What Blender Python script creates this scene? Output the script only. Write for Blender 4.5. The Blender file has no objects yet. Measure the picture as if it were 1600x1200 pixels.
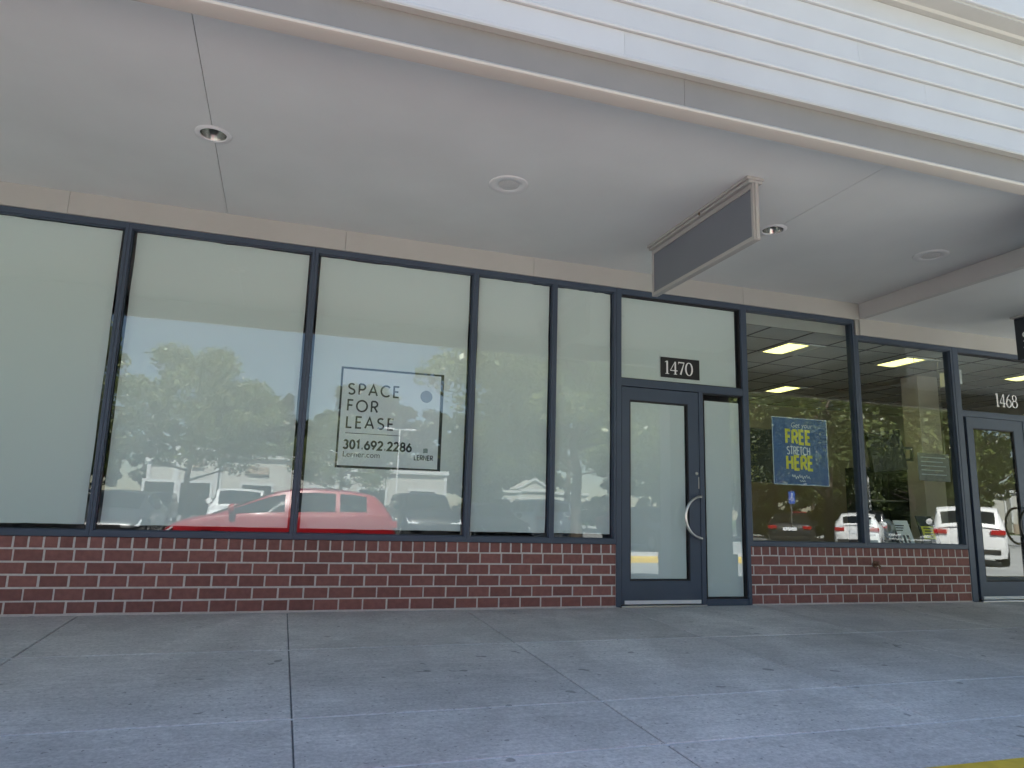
import bpy, math, random
import numpy as np
from mathutils import Vector, Matrix
R = math.radians
random.seed(7)
S = bpy.context.scene
COL = S.collection

# ------------------------------------------------------------------ camera, sky, sun, exposure
CAM = (0.0, -6.5, 0.889)
YAW, PITCH, ROLL = 0.308372, 0.178967, 0.02835
def cam_axes(yaw, pitch, roll):
    f = Vector((math.sin(yaw), math.cos(yaw), 0)); r = Vector((math.cos(yaw), -math.sin(yaw), 0)); u = Vector((0, 0, 1))
    f2 = f * math.cos(pitch) + u * math.sin(pitch); u2 = u * math.cos(pitch) - f * math.sin(pitch)
    return r * math.cos(roll) + u2 * math.sin(roll), u2 * math.cos(roll) - r * math.sin(roll), f2
cd = bpy.data.cameras.new("camera"); cam = bpy.data.objects.new("camera", cd); COL.objects.link(cam)
r_, u_, f_ = cam_axes(YAW, PITCH, ROLL)
cam.matrix_world = Matrix(((r_.x, u_.x, -f_.x, CAM[0]), (r_.y, u_.y, -f_.y, CAM[1]), (r_.z, u_.z, -f_.z, CAM[2]), (0, 0, 0, 1)))
cd.sensor_width = 36; cd.lens = 24.80; cd.clip_start = 0.05; cd.clip_end = 2000
S.camera = cam

SUN = Vector((-0.1204, 0.5456, 0.8294)).normalized()
W = bpy.data.worlds.new("World"); S.world = W; W.use_nodes = True
nt = W.node_tree; bg = nt.nodes["Background"]
sky = nt.nodes.new("ShaderNodeTexSky"); sky.sky_type = 'NISHITA'; sky.sun_disc = False
sky.sun_elevation = math.asin(SUN.z); sky.sun_rotation = math.atan2(SUN.x, SUN.y)
sky.air_density = 1.0; sky.dust_density = 0.3; sky.ozone_density = 1.1
nt.links.new(sky.outputs[0], bg.inputs[0]); bg.inputs[1].default_value = 0.05
sl = bpy.data.lights.new("sun", 'SUN'); sl.energy = 5.0; sl.angle = R(0.53); sl.color = (1.0, 0.98, 0.93)
so = bpy.data.objects.new("sun", sl); COL.objects.link(so); so.rotation_euler = SUN.to_track_quat('Z', 'Y').to_euler()
so.location = (0, 0, 30)
S.view_settings.view_transform = 'Standard'; S.view_settings.look = 'None'
S.view_settings.exposure = 2.72; S.view_settings.gamma = 1.0
S.render.engine = 'CYCLES'
S.cycles.max_bounces = 10; S.cycles.diffuse_bounces = 5; S.cycles.glossy_bounces = 5
S.cycles.transparent_max_bounces = 24; S.cycles.caustics_reflective = False; S.cycles.caustics_refractive = False
S.cycles.use_denoising = True
S.cycles.sample_clamp_indirect = 8.0

# ------------------------------------------------------------------ helpers
class MB:
    """collects polygons, then links them as one mesh object"""
    def __init__(s): s.v = []; s.f = []
    def add(s, vs, fs):
        o = len(s.v); s.v += [tuple(p) for p in vs]; s.f += [tuple(i + o for i in q) for q in fs]; return s
    def box(s, x0, x1, y0, y1, z0, z1):
        v = [(x0,y0,z0),(x1,y0,z0),(x1,y1,z0),(x0,y1,z0),(x0,y0,z1),(x1,y0,z1),(x1,y1,z1),(x0,y1,z1)]
        return s.add(v, [(0,3,2,1),(4,5,6,7),(0,1,5,4),(1,2,6,5),(2,3,7,6),(3,0,4,7)])
    def frame(s, x0, x1, y0, y1, z0, z1, wl, wr, wb, wt):
        """rectangular frame in the xz plane with mitred (continuous) corners"""
        o = [(x0,z0),(x1,z0),(x1,z1),(x0,z1)]; i = [(x0+wl,z0+wb),(x1-wr,z0+wb),(x1-wr,z1-wt),(x0+wl,z1-wt)]
        v = [(x,y,z) for y in (y0,y1) for (x,z) in o + i]
        fs = []
        for k in range(4):
            n = (k+1) % 4
            fs += [(k,n,4+n,4+k), (8+k,12+k,12+n,8+n), (k,8+k,8+n,n), (4+k,4+n,12+n,12+k)]
        return s.add(v, fs)
    def prism(s, poly, axis, a, b):
        """extrude a 2-D outline along an axis; axis x: outline (y,z), y: (x,z), z: (x,y)"""
        n = len(poly)
        def P(p, t):
            return {'x': (t,p[0],p[1]), 'y': (p[0],t,p[1]), 'z': (p[0],p[1],t)}[axis]
        v = [P(p,a) for p in poly] + [P(p,b) for p in poly]
        fs = [tuple(range(n))[::-1], tuple(range(n, 2*n))] + [(k,(k+1)%n,n+(k+1)%n,n+k) for k in range(n)]
        return s.add(v, fs)
    def tube(s, pts, rads, n=8):
        pts = [Vector(p) for p in pts]
        if not hasattr(rads, '__len__'): rads = [rads]*len(pts)
        rings = []
        ref = Vector((0.31,0.77,0.55)).normalized()
        for i, p in enumerate(pts):
            d = (pts[min(i+1,len(pts)-1)] - pts[max(i-1,0)]).normalized()
            a = d.cross(ref)
            if a.length < 0.1: a = d.cross(Vector((1,0,0)))
            a.normalize(); b = d.cross(a)
            rings.append([p + (a*math.cos(2*math.pi*k/n) + b*math.sin(2*math.pi*k/n))*rads[i] for k in range(n)])
        v = [q for r in rings for q in r]
        fs = [(i*n+k, i*n+(k+1)%n, (i+1)*n+(k+1)%n, (i+1)*n+k) for i in range(len(pts)-1) for k in range(n)]
        fs += [tuple(range(n))[::-1], tuple(range((len(pts)-1)*n, len(pts)*n))]
        return s.add(v, fs)
    def lathe(s, prof, c, axis='z', n=24):
        v = []
        for (r, h) in prof:
            for k in range(n):
                a = 2*math.pi*k/n; x, y = r*math.cos(a), r*math.sin(a)
                v.append({'z': (c[0]+x,c[1]+y,c[2]+h), 'y': (c[0]+x,c[1]+h,c[2]+y), 'x': (c[0]+h,c[1]+x,c[2]+y)}[axis])
        fs = [(i*n+k, i*n+(k+1)%n, (i+1)*n+(k+1)%n, (i+1)*n+k) for i in range(len(prof)-1) for k in range(n)]
        return s.add(v, fs)
    def build(s, name, mat, parent=None, bevel=0, smooth=False, seg=2):
        me = bpy.data.meshes.new(name); me.from_pydata(s.v, [], s.f); me.update()
        if mat: me.materials.append(mat)
        o = bpy.data.objects.new(name, me); COL.objects.link(o)
        if parent:
            o.parent = parent; o.matrix_parent_inverse = Matrix.Identity(4)
            off = parent_offset(parent)
            if off.length > 0: me.transform(Matrix.Translation(-off))
        if smooth:
            for p in me.polygons: p.use_smooth = True
            me.set_sharp_from_angle(angle=R(40))
        if bevel:
            m = o.modifiers.new("bevel", 'BEVEL'); m.width = bevel; m.segments = seg; m.limit_method = 'ANGLE'; m.angle_limit = R(40)
        return o
def parent_offset(p):
    t = Vector((0,0,0))
    while p: t += p.location; p = p.parent
    return t
def tag(o, label=None, cat=None, group=None, kind=None):
    if label: o["label"] = label
    if cat: o["category"] = cat
    if group: o["group"] = group
    if kind: o["kind"] = kind
    return o
def empty(name, loc, label=None, cat=None, group=None):
    o = bpy.data.objects.new(name, None); COL.objects.link(o); o.location = loc; o.empty_display_size = 0.2
    return tag(o, label, cat, group)
def copy_tree(o, parent=None):
    c = o.copy(); COL.objects.link(c)
    if parent: c.parent = parent
    for ch in o.children: copy_tree(ch, c)
    return c

# ------------------------------------------------------------------ materials
def mat(name, col, rough=0.6, metal=0.0, var=0.0, scale=6.0, bump=0.0, bscale=None, coat=0.0, spec=0.5, isl=0.0):
    """principled with noise-varied colour (var), noise bump, per-island variation (isl)"""
    m = bpy.data.materials.new(name); m.use_nodes = True; t = m.node_tree; b = t.nodes["Principled BSDF"]
    b.inputs["Base Color"].default_value = (*col, 1); b.inputs["Roughness"].default_value = rough
    b.inputs["Metallic"].default_value = metal; b.inputs["Coat Weight"].default_value = coat
    b.inputs["Coat Roughness"].default_value = 0.05; b.inputs["Specular IOR Level"].default_value = spec
    L = t.links.new
    if var or bump or isl:
        tc = t.nodes.new("ShaderNodeTexCoord")
        n = t.nodes.new("ShaderNodeTexNoise"); n.inputs["Scale"].default_value = scale; n.inputs["Detail"].default_value = 6
        L(tc.outputs["Object"], n.inputs["Vector"])
        if var or isl:
            mr = t.nodes.new("ShaderNodeMapRange"); mr.inputs[1].default_value = 0.25; mr.inputs[2].default_value = 0.75
            mr.inputs[3].default_value = 1 - var; mr.inputs[4].default_value = 1 + var
            L(n.outputs["Fac"], mr.inputs[0]); out = mr.outputs[0]
            if isl:
                g = t.nodes.new("ShaderNodeNewGeometry"); mi = t.nodes.new("ShaderNodeMapRange")
                mi.inputs[3].default_value = 1 - isl; mi.inputs[4].default_value = 1 + isl
                L(g.outputs["Random Per Island"], mi.inputs[0])
                mm = t.nodes.new("ShaderNodeMath"); mm.operation = 'MULTIPLY'
                L(out, mm.inputs[0]); L(mi.outputs[0], mm.inputs[1]); out = mm.outputs[0]
            mx = t.nodes.new("ShaderNodeVectorMath"); mx.operation = 'SCALE'; mx.inputs[0].default_value = col
            L(out, mx.inputs["Scale"]); L(mx.outputs[0], b.inputs["Base Color"])
        if bump:
            nb = n
            if bscale:
                nb = t.nodes.new("ShaderNodeTexNoise"); nb.inputs["Scale"].default_value = bscale; nb.inputs["Detail"].default_value = 8
                L(tc.outputs["Object"], nb.inputs["Vector"])
            bp = t.nodes.new("ShaderNodeBump"); bp.inputs["Strength"].default_value = bump; bp.inputs["Distance"].default_value = 0.01
            L(nb.outputs["Fac"], bp.inputs["Height"]); L(bp.outputs[0], b.inputs["Normal"])
    return m

def glass_mat(name, ior=1.55, tint=(0.93, 0.96, 0.95)):
    m = bpy.data.materials.new(name); m.use_nodes = True; t = m.node_tree; t.nodes.clear(); L = t.links.new
    out = t.nodes.new("ShaderNodeOutputMaterial"); mix = t.nodes.new("ShaderNodeMixShader")
    tr = t.nodes.new("ShaderNodeBsdfTransparent"); tr.inputs[0].default_value = (*tint, 1)
    gl = t.nodes.new("ShaderNodeBsdfGlossy"); gl.inputs["Roughness"].default_value = 0.0; gl.inputs[0].default_value = (1, 1, 1, 1)
    fr = t.nodes.new("ShaderNodeFresnel"); g = t.nodes.new("ShaderNodeNewGeometry")
    mr = t.nodes.new("ShaderNodeMapRange"); mr.inputs[3].default_value = ior; mr.inputs[4].default_value = 1/ior
    L(g.outputs["Backfacing"], mr.inputs[0]); L(mr.outputs[0], fr.inputs["IOR"])
    # very slight waviness of float glass
    tc = t.nodes.new("ShaderNodeTexCoord"); n = t.nodes.new("ShaderNodeTexNoise"); n.inputs["Scale"].default_value = 1.3; n.inputs["Detail"].default_value = 1
    bp = t.nodes.new("ShaderNodeBump"); bp.inputs["Strength"].default_value = 0.025; bp.inputs["Distance"].default_value = 0.02
    L(tc.outputs["Object"], n.inputs["Vector"]); L(n.outputs["Fac"], bp.inputs["Height"]); L(bp.outputs[0], gl.inputs["Normal"])
    L(fr.outputs[0], mix.inputs[0]); L(tr.outputs[0], mix.inputs[1]); L(gl.outputs[0], mix.inputs[2]); L(mix.outputs[0], out.inputs[0])
    return m

def emit_mat(name, col, strength):
    m = bpy.data.materials.new(name); m.use_nodes = True; b = m.node_tree.nodes["Principled BSDF"]
    b.inputs["Base Color"].default_value = (*col, 1); b.inputs["Emission Color"].default_value = (*col, 1); b.inputs["Emission Strength"].default_value = strength
    return m

def concrete_mat():
    m = bpy.data.materials.new("sidewalk concrete"); m.use_nodes = True; t = m.node_tree; b = t.nodes["Principled BSDF"]; L = t.links.new
    tc = t.nodes.new("ShaderNodeTexCoord")
    def noise(sc, det=6, rough=0.6, stretch=None):
        n = t.nodes.new("ShaderNodeTexNoise"); n.inputs["Scale"].default_value = sc; n.inputs["Detail"].default_value = det; n.inputs["Roughness"].default_value = rough
        if stretch:
            mp = t.nodes.new("ShaderNodeMapping"); mp.inputs["Scale"].default_value = stretch; L(tc.outputs["Object"], mp.inputs[0]); L(mp.outputs[0], n.inputs["Vector"])
        else: L(tc.outputs["Object"], n.inputs["Vector"])
        return n.outputs["Fac"]
    def ramp(src, a, b_, lo, hi):
        r = t.nodes.new("ShaderNodeMapRange"); r.inputs[1].default_value = a; r.inputs[2].default_value = b_; r.inputs[3].default_value = lo; r.inputs[4].default_value = hi
        L(src, r.inputs[0]); return r.outputs[0]
    def mul(*xs):
        o = xs[0]
        for x in xs[1:]:
            k = t.nodes.new("ShaderNodeMath"); k.operation = 'MULTIPLY'; L(o, k.inputs[0]); L(x, k.inputs[1]); o = k.outputs[0]
        return o
    big = ramp(noise(0.7, 4, 0.55), 0.3, 0.7, 0.82, 1.14)              # large blotches
    mid = ramp(noise(2.3, 9, 0.75), 0.3, 0.7, 0.82, 1.15)              # stains
    brush = ramp(noise(2.2, 7, 0.75, (1.0, 11.0, 1)), 0.3, 0.7, 0.88, 1.10)  # trowel sweep along the walk
    fine = ramp(noise(48, 5, 0.75), 0.3, 0.7, 0.74, 1.24)               # grain
    speck = ramp(noise(42, 2, 0.4), 0.26, 0.31, 0.5, 1.0)              # small dark grit
    gum = ramp(noise(9, 1, 0.3), 0.222, 0.24, 0.55, 1.0)             # old gum spots
    cure = ramp(noise(1.1, 2, 0.3, (1.0, 0.55, 1)), 0.52, 0.545, 1.0, 1.10)  # paler cured patches with an edge
    g = t.nodes.new("ShaderNodeNewGeometry")
    isl = ramp(g.outputs["Random Per Island"], 0, 1, 0.90, 1.08)       # each slab its own pour
    v = t.nodes.new("ShaderNodeVectorMath"); v.operation = 'SCALE'; v.inputs[0].default_value = (0.545, 0.525, 0.49)
    L(mul(big, mid, brush, fine, speck, gum, cure, isl), v.inputs["Scale"]); L(v.outputs[0], b.inputs["Base Color"])
    b.inputs["Roughness"].default_value = 0.78
    bp = t.nodes.new("ShaderNodeBump"); bp.inputs["Strength"].default_value = 0.35; bp.inputs["Distance"].default_value = 0.004
    L(noise(70, 8, 0.7), bp.inputs["Height"]); L(bp.outputs[0], b.inputs["Normal"])
    return m

M = dict(
    frame=mat("slate blue painted aluminium", (0.048, 0.068, 0.10), 0.45, 0.0, 0.08, 3.0, 0.04, 120),
    gasket=mat("black rubber", (0.012, 0.012, 0.014), 0.6),
    film=mat("milky window film", (0.79, 0.825, 0.80), 0.85, 0, 0.025, 0.9, 0.02, 8),
    brick=mat("red brick", (0.235, 0.100, 0.082), 0.85, 0, 0.16, 22.0, 0.5, 60, isl=0.16),
    mortar=mat("grey mortar", (0.58, 0.53, 0.48), 0.92, 0, 0.12, 30.0, 0.4, 90),
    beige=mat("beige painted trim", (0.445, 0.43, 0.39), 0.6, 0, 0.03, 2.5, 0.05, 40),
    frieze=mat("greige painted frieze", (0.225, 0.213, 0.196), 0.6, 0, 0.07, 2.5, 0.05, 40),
    moulding=mat("pale beige moulding", (0.50, 0.465, 0.41), 0.55, 0, 0.03, 3.0),
    soffit=mat("painted soffit board", (0.69, 0.70, 0.68), 0.75, 0, 0.05, 1.4, 0.12, 22),
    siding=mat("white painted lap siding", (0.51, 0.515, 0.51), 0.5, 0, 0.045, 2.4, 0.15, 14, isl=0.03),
    stucco=mat("pillar stucco", (0.50, 0.49, 0.47), 0.85, 0, 0.04, 2.0, 0.2, 60),
    concrete=concrete_mat(),
    joint=mat("joint filler", (0.17, 0.17, 0.17), 0.95, 0, 0.25, 25.0),
    jointpale=mat("pale joint", (0.66, 0.66, 0.65), 0.95, 0, 0.25, 25.0),
    yellow=mat("yellow kerb paint", (0.72, 0.49, 0.04), 0.6, 0, 0.18, 9.0, 0.3, 60),
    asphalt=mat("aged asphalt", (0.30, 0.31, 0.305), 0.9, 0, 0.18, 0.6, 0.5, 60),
    white_paint=mat("white line paint", (0.72, 0.72, 0.70), 0.7, 0, 0.12, 12.0),
    grass=mat("lawn", (0.07, 0.11, 0.035), 0.9, 0, 0.3, 1.5, 0.5, 25),
    steel=mat("brushed steel", (0.62, 0.60, 0.57), 0.28, 1.0, 0.05, 30.0),
    chrome=mat("spun aluminium reflector", (0.80, 0.79, 0.77), 0.16, 1.0),
    white=mat("white enamel", (0.72, 0.72, 0.71), 0.45, 0, 0.02, 5),
    speaker=mat("speaker grille", (0.64, 0.63, 0.61), 0.7, 0, 0.05, 40, 0.6, 260),
    signgrey=mat("charcoal blank sign face", (0.165, 0.175, 0.20), 0.42, 0, 0.04, 2.0),
    signtrim=mat("cream sign frame", (0.40, 0.385, 0.36), 0.5, 0, 0.04, 6),
    black=mat("black satin", (0.012, 0.012, 0.013), 0.4),
    navy=mat("navy printed sheet", (0.04, 0.115, 0.30), 0.5, 0, 0.04, 3),
    darkposter=mat("black printed sheet", (0.012, 0.016, 0.018), 0.55),
    paper=mat("white printed board", (0.86, 0.88, 0.90), 0.6, 0, 0.01, 3),
    ink=mat("dark ink", (0.022, 0.026, 0.032), 0.5),
    grey_ink=mat("grey printed dot", (0.30, 0.32, 0.37), 0.5),
    green_ink=mat("sage printed emblem", (0.20, 0.27, 0.26), 0.5),
    olive_ink=mat("olive ink", (0.16, 0.17, 0.07), 0.5),
    yellow_ink=mat("yellow ink", (0.75, 0.70, 0.05), 0.5),
    pale_ink=mat("pale ink", (0.70, 0.76, 0.80), 0.5),
    white_ink=mat("white lettering", (0.80, 0.79, 0.77), 0.45),
    tile=mat("ceiling tile", (0.74, 0.74, 0.72), 0.9, 0, 0.04, 20, 0.3, 150),
    tbar=mat("ceiling grid bar", (0.16, 0.16, 0.16), 0.6),
    taupe=mat("taupe wall paint", (0.62, 0.56, 0.48), 0.8, 0, 0.03, 2),
    darkwall=mat("vacant shop wall", (0.10, 0.10, 0.10), 0.9, 0, 0.1, 1),
    floor=mat("vinyl plank floor", (0.30, 0.27, 0.23), 0.4, 0, 0.15, 3),
    brass=mat("weathered brass", (0.18, 0.11, 0.07), 0.5, 0.7, 0.2, 40),
    screen=mat("dark screen", (0.004, 0.005, 0.006), 0.5),
    red=mat("red plastic", (0.55, 0.03, 0.03), 0.4),
    emblem=mat("grey emblem board", (0.25, 0.25, 0.25), 0.6),
    blue=mat("blue reflective sheet", (0.03, 0.10, 0.42), 0.4),
    glass=glass_mat("storefront glass", 1.53),
    lamp=emit_mat("troffer lens", (1.0, 0.93, 0.30), 0.50),
    bark=mat("bark", (0.10, 0.08, 0.062), 0.95, 0, 0.3, 9, 0.8, 30),
    tyre=mat("tyre rubber", (0.018, 0.018, 0.018), 0.85),
    rim=mat("alloy rim", (0.5, 0.5, 0.5), 0.3, 1.0),
    carglass=mat("tinted car glass", (0.012, 0.015, 0.016), 0.03),
    lens_red=mat("red lens", (0.45, 0.01, 0.015), 0.15, coat=1.0),
    lens_clear=mat("clear headlight lens", (0.65, 0.67, 0.70), 0.1, coat=1.0),
    cream_wall=mat("cream stucco wall", (0.42, 0.41, 0.37), 0.85, 0, 0.04, 0.6),
    tan_wall=mat("tan stone base", (0.30, 0.24, 0.18), 0.9, 0, 0.2, 3),
    shingle=mat("grey shingle roof", (0.16, 0.15, 0.14), 0.9, 0, 0.15, 6),
)
def leaf_mat(name, col):
    m = bpy.data.materials.new(name); m.use_nodes = True; t = m.node_tree; L = t.links.new
    out = t.nodes["Material Output"]; d = t.nodes["Principled BSDF"]; mix = t.nodes.new("ShaderNodeMixShader"); mix.inputs[0].default_value = 0.42
    d.inputs["Roughness"].default_value = 0.38; d.inputs["Specular IOR Level"].default_value = 0.6
    tr = t.nodes.new("ShaderNodeBsdfTranslucent")
    g = t.nodes.new("ShaderNodeNewGeometry"); r = t.nodes.new("ShaderNodeValToRGB")
    r.color_ramp.elements[0].color = (col[0]*0.6, col[1]*0.65, col[2]*0.6, 1); r.color_ramp.elements[1].color = (col[0]*1.6, col[1]*1.4, col[2]*1.3, 1)
    L(g.outputs["Random Per Island"], r.inputs[0]); L(r.outputs[0], d.inputs["Base Color"]); L(r.outputs[0], tr.inputs[0])
    L(d.outputs[0], mix.inputs[1]); L(tr.outputs[0], mix.inputs[2]); L(mix.outputs[0], out.inputs[0])
    return m
LEAF = [leaf_mat("broad leaves", (0.150, 0.195, 0.070)), leaf_mat("dark leaves", (0.075, 0.105, 0.035)), leaf_mat("needles", (0.040, 0.062, 0.028))]

# ------------------------------------------------------------------ lettering drawn with strokes
def arc(cx, cy, rx, ry, a0, a1, n=14):
    return [(cx + rx*math.cos(R(a0+(a1-a0)*k/n)), cy + ry*math.sin(R(a0+(a1-a0)*k/n))) for k in range(n+1)]
SANS = {   # (advance width, strokes) on a height-1 grid
 'S': (.56, [arc(.27,.75,.22,.22,35,180,10) + arc(.27,.75,.22,.22,180,250,5)[1:] + arc(.27,.255,.24,.235,70,-150,14)]),
 'P': (.56, [[(.06,0),(.06,1)], [(.06,1),(.28,1)] + arc(.28,.74,.24,.26,90,-90,12)[1:] + [(.06,.48)]]),
 'A': (.72, [[(.02,0),(.35,1),(.68,0)], [(.14,.32),(.56,.32)]]),
 'C': (.74, [arc(.42,.5,.40,.5,45,315,22)]),
 'E': (.50, [[(.47,1),(.06,1),(.06,0),(.47,0)], [(.06,.52),(.42,.52)]]),
 'F': (.48, [[(.46,1),(.06,1),(.06,0)], [(.06,.52),(.41,.52)]]),
 'O': (.88, [arc(.43,.5,.41,.5,90,450,30)]),
 'R': (.58, [[(.06,0),(.06,1)], [(.06,1),(.28,1)] + arc(.28,.74,.24,.26,90,-90,12)[1:] + [(.06,.48)], [(.28,.48),(.54,0)]]),
 'L': (.48, [[(.06,1),(.06,0),(.45,0)]]),
 'H': (.64, [[(.06,0),(.06,1)], [(.56,0),(.56,1)], [(.06,.52),(.56,.52)]]),
 'T': (.56, [[(.02,1),(.54,1)], [(.28,1),(.28,0)]]),
 'N': (.70, [[(.06,0),(.06,1),(.60,0),(.60,1)]]),
 'X': (.6, [[(.03,0),(.55,1)], [(.03,1),(.55,0)]]),
 'I': (.2, [[(.1,0),(.1,1)]]),
 '0': (.62, [arc(.30,.5,.25,.5,90,450,26)]),
 '1': (.40, [[(.04,.80),(.24,1),(.24,0)]]),
 '2': (.60, [arc(.29,.72,.24,.28,165,-25,14) + [(.05,0),(.56,0)]]),
 '3': (.58, [arc(.27,.755,.21,.245,150,-85,14), arc(.27,.26,.25,.26,85,-155,16)]),
 '4': (.62, [[(.46,0),(.46,1),(.03,.27),(.60,.27)]]),
 '6': (.60, [arc(.30,.30,.25,.30,90,450,24), [(.09,.46),(.40,1)]]),
 '8': (.60, [arc(.30,.755,.21,.245,90,450,22), arc(.30,.26,.25,.26,90,450,22)]),
 '9': (.60, [arc(.30,.70,.25,.30,90,450,24), [(.51,.54),(.20,0)]]),
 '.': (.22, [[(.06,.055),(.17,.055)]]),
 ' ': (.35, []),
}
def ring(cx, cy, rx, ry, wthick, wthin, n=30):
    return [(cx+rx*math.cos(2*math.pi*k/n), cy+ry*math.sin(2*math.pi*k/n), wthin+(wthick-wthin)*abs(math.cos(2*math.pi*k/n))) for k in range(n+1)]
SERIF = {  # thick-and-thin numerals
 '1': (.44, [[(.24,1,.14),(.24,0.03,.14)], [(.06,.90,.05),(.24,.985,.07)], [(.08,.02,.05),(.40,.02,.05)]]),
 '4': (.66, [[(.46,.98,.13),(.46,0.03,.13)], [(.44,.97,.05),(.05,.30,.06)], [(.03,.29,.07),(.64,.29,.07)], [(.32,.02,.045),(.60,.02,.045)]]),
 '7': (.58, [[(.03,.955,.10),(.55,.955,.08)], [(.52,.93,.05),(.22,.03,.15)], [(.045,1.0,.03),(.045,.80,.03)]]),
 '0': (.70, [ring(.34,.5,.27,.485,.145,.045)]),
 '6': (.62, [ring(.32,.31,.235,.295,.12,.05), [(.52,.99,.05),(.34,.90,.07),(.19,.68,.10),(.10,.38,.12)]]),
 '8': (.62, [ring(.32,.755,.20,.225,.10,.05), ring(.32,.27,.25,.25,.12,.05)]),
}
def stroke(mb, pts, w, to3, depth):
    """a flat ribbon along 2-D points; w constant or per point (third value)"""
    n = len(pts); closed = n > 3 and abs(pts[0][0]-pts[-1][0]) < 1e-6 and abs(pts[0][1]-pts[-1][1]) < 1e-6
    P = [Vector(p[:2]) for p in pts]; L_, Rr = [], []
    for i in range(n):
        a = P[i-1] if i > 0 else (P[-2] if closed else None); c = P[i+1] if i < n-1 else (P[1] if closed else None)
        d1 = (P[i]-a).normalized() if a is not None else None; d2 = (c-P[i]).normalized() if c is not None else None
        d1 = d1 or d2; d2 = d2 or d1
        n1 = Vector((-d1.y, d1.x)); n2 = Vector((-d2.y, d2.x)); m = n1 + n2
        m = m.normalized() if m.length > 1e-4 else n1
        k = 1/max(0.45, m.dot(n1)); ww = (pts[i][2] if len(pts[i]) > 2 else w)/2
        L_.append(P[i] + m*ww*k); Rr.append(P[i] - m*ww*k)
    v = [to3(p.x, p.y, depth) for p in L_] + [to3(p.x, p.y, depth) for p in Rr]
    mb.add(v, [(i, n+i, n+i+1, i+1) for i in range(n-1)])
def write(mb, text, x, z, h, to3, font=SANS, w=0.11, track=0.10, sx=1.0):
    """text with its lower left at (x, z), cap height h; returns the end x"""
    k = 0
    for ch in text:
        adv, st = font[ch]
        for s_ in st:
            stroke(mb, [(x + p[0]*h*sx, z + p[1]*h) + ((p[2]*h,) if len(p) > 2 else ()) for p in s_], w*h, to3, 0.00012*(k % 4)); k += 1
        x += (adv + track)*h*sx
    return x
def wall_face(y):      # a face looking towards -y
    return lambda a, b, d: (a, y - d, b)
def font_text(text, x, z, size, y, name, material, parent, shear=0.0):
    c = bpy.data.curves.new(name, 'FONT'); c.body = text; c.size = size; c.shear = shear
    o = bpy.data.objects.new(name + "_tmp", c); COL.objects.link(o)
    dg = bpy.context.evaluated_depsgraph_get(); me = bpy.data.meshes.new_from_object(o.evaluated_get(dg))
    bpy.data.objects.remove(o); bpy.data.curves.remove(c)
    me.transform(Matrix.Translation((x, y, z)) @ Matrix.Rotation(R(90), 4, 'X'))
    me.materials.clear(); me.materials.append(material); me.name = name
    o = bpy.data.objects.new(name, me); COL.objects.link(o); o.parent = parent
    me.transform(Matrix.Translation(-parent_offset(parent)))
    return o

# ------------------------------------------------------------------ ground
SL = 0.024           # the walk falls towards the kerb
XJ = [-12.3 + 1.553*k for k in range(0, 22)]
XJ = [x - (XJ[8] - 0.13) for x in XJ]
YJ = [0.0, -1.47, -2.92, -3.58]
def slab(mb, x0, x1, y0, y1, g=0.005, gy=0.008):
    z = lambda y: SL*y
    e = 0.006
    pts = [(x0+g, y0-gy), (x1-g, y0-gy), (x1-g, y1+gy), (x0+g, y1+gy)]
    top = [(x0+g+e, y0-gy-.003), (x1-g-e, y0-gy-.003), (x1-g-e, y1+gy+.003), (x0+g+e, y1+gy+.003)]
    v = [(a, b, z(b)-0.10) for a, b in pts] + [(a, b, z(b)-0.004) for a, b in pts] + [(a, b, z(b)) for a, b in top]
    fs = [(8,11,10,9)]
    for k in range(4):
        n = (k+1) % 4; fs += [(k,4+k,4+n,n), (4+k,8+k,8+n,4+n)]
    mb.add(v, fs)
sw = MB()
for i in range(len(XJ)-1):
    for j in range(3): slab(sw, XJ[i], XJ[i+1], YJ[j], YJ[j+1], 0.0038)
o = sw.build("sidewalk", M['concrete']); tag(o, kind='structure')
jb = MB()
for x in XJ: jb.add([(x-.012,-.01,-.0095),(x+.012,-.01,-.0095),(x+.012,-3.58,SL*-3.58-.0095),(x-.012,-3.58,SL*-3.58-.0095)], [(3,2,1,0)])
o = jb.build("sidewalk_joints", M['joint']); tag(o, kind='structure')
jb = MB()
for y in YJ[1:]: jb.add([(XJ[0],y-.014,SL*y-.0035),(XJ[-1],y-.014,SL*y-.0035),(XJ[-1],y+.014,SL*y-.0035),(XJ[0],y+.014,SL*y-.0035)], [(0,1,2,3)])
o = jb.build("sidewalk_cross_joints", M['jointpale']); tag(o, kind='structure')
ap = MB()
for i in range(len(XJ)-1): slab(ap, XJ[i], XJ[i+1], -3.58, -4.055, .004)
o = ap.build("sidewalk_edge", M['concrete']); tag(o, kind='structure')
def kerb_run(x0, x1, y, zt, sgn):
    """a rounded kerb whose face looks along sgn * y"""
    k = MB(); pr = [(y, zt-.3), (y, zt+.002), (y+sgn*.125, zt), (y+sgn*.148, zt-.010), (y+sgn*.156, zt-.030), (y+sgn*.172, -.34)]
    n_ = max(1, int((x1-x0)/2.4))
    for q in range(n_):
        a, b = x0+(x1-x0)*q/n_+.003, x0+(x1-x0)*(q+1)/n_-.003
        k.prism(pr, 'x', a, b)
    return k
o = kerb_run(-14, 19, -4.06, SL*-4.06, -1).build("kerb", M['yellow']); tag(o, kind='structure')
o = kerb_run(7.3, 15.6, -9.7, -.125, 1).build("island_kerb", M['yellow']); tag(o, kind='structure')
o = MB().box(7.3, 15.6, -11.6, -9.701, -.3, -.128).build("island", M['concrete']); tag(o, kind='structure')
g = MB(); g.add([(-400,-400,-.27),(400,-400,-.27),(400,400,-.27),(-400,400,-.27)], [(0,1,2,3)])
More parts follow.
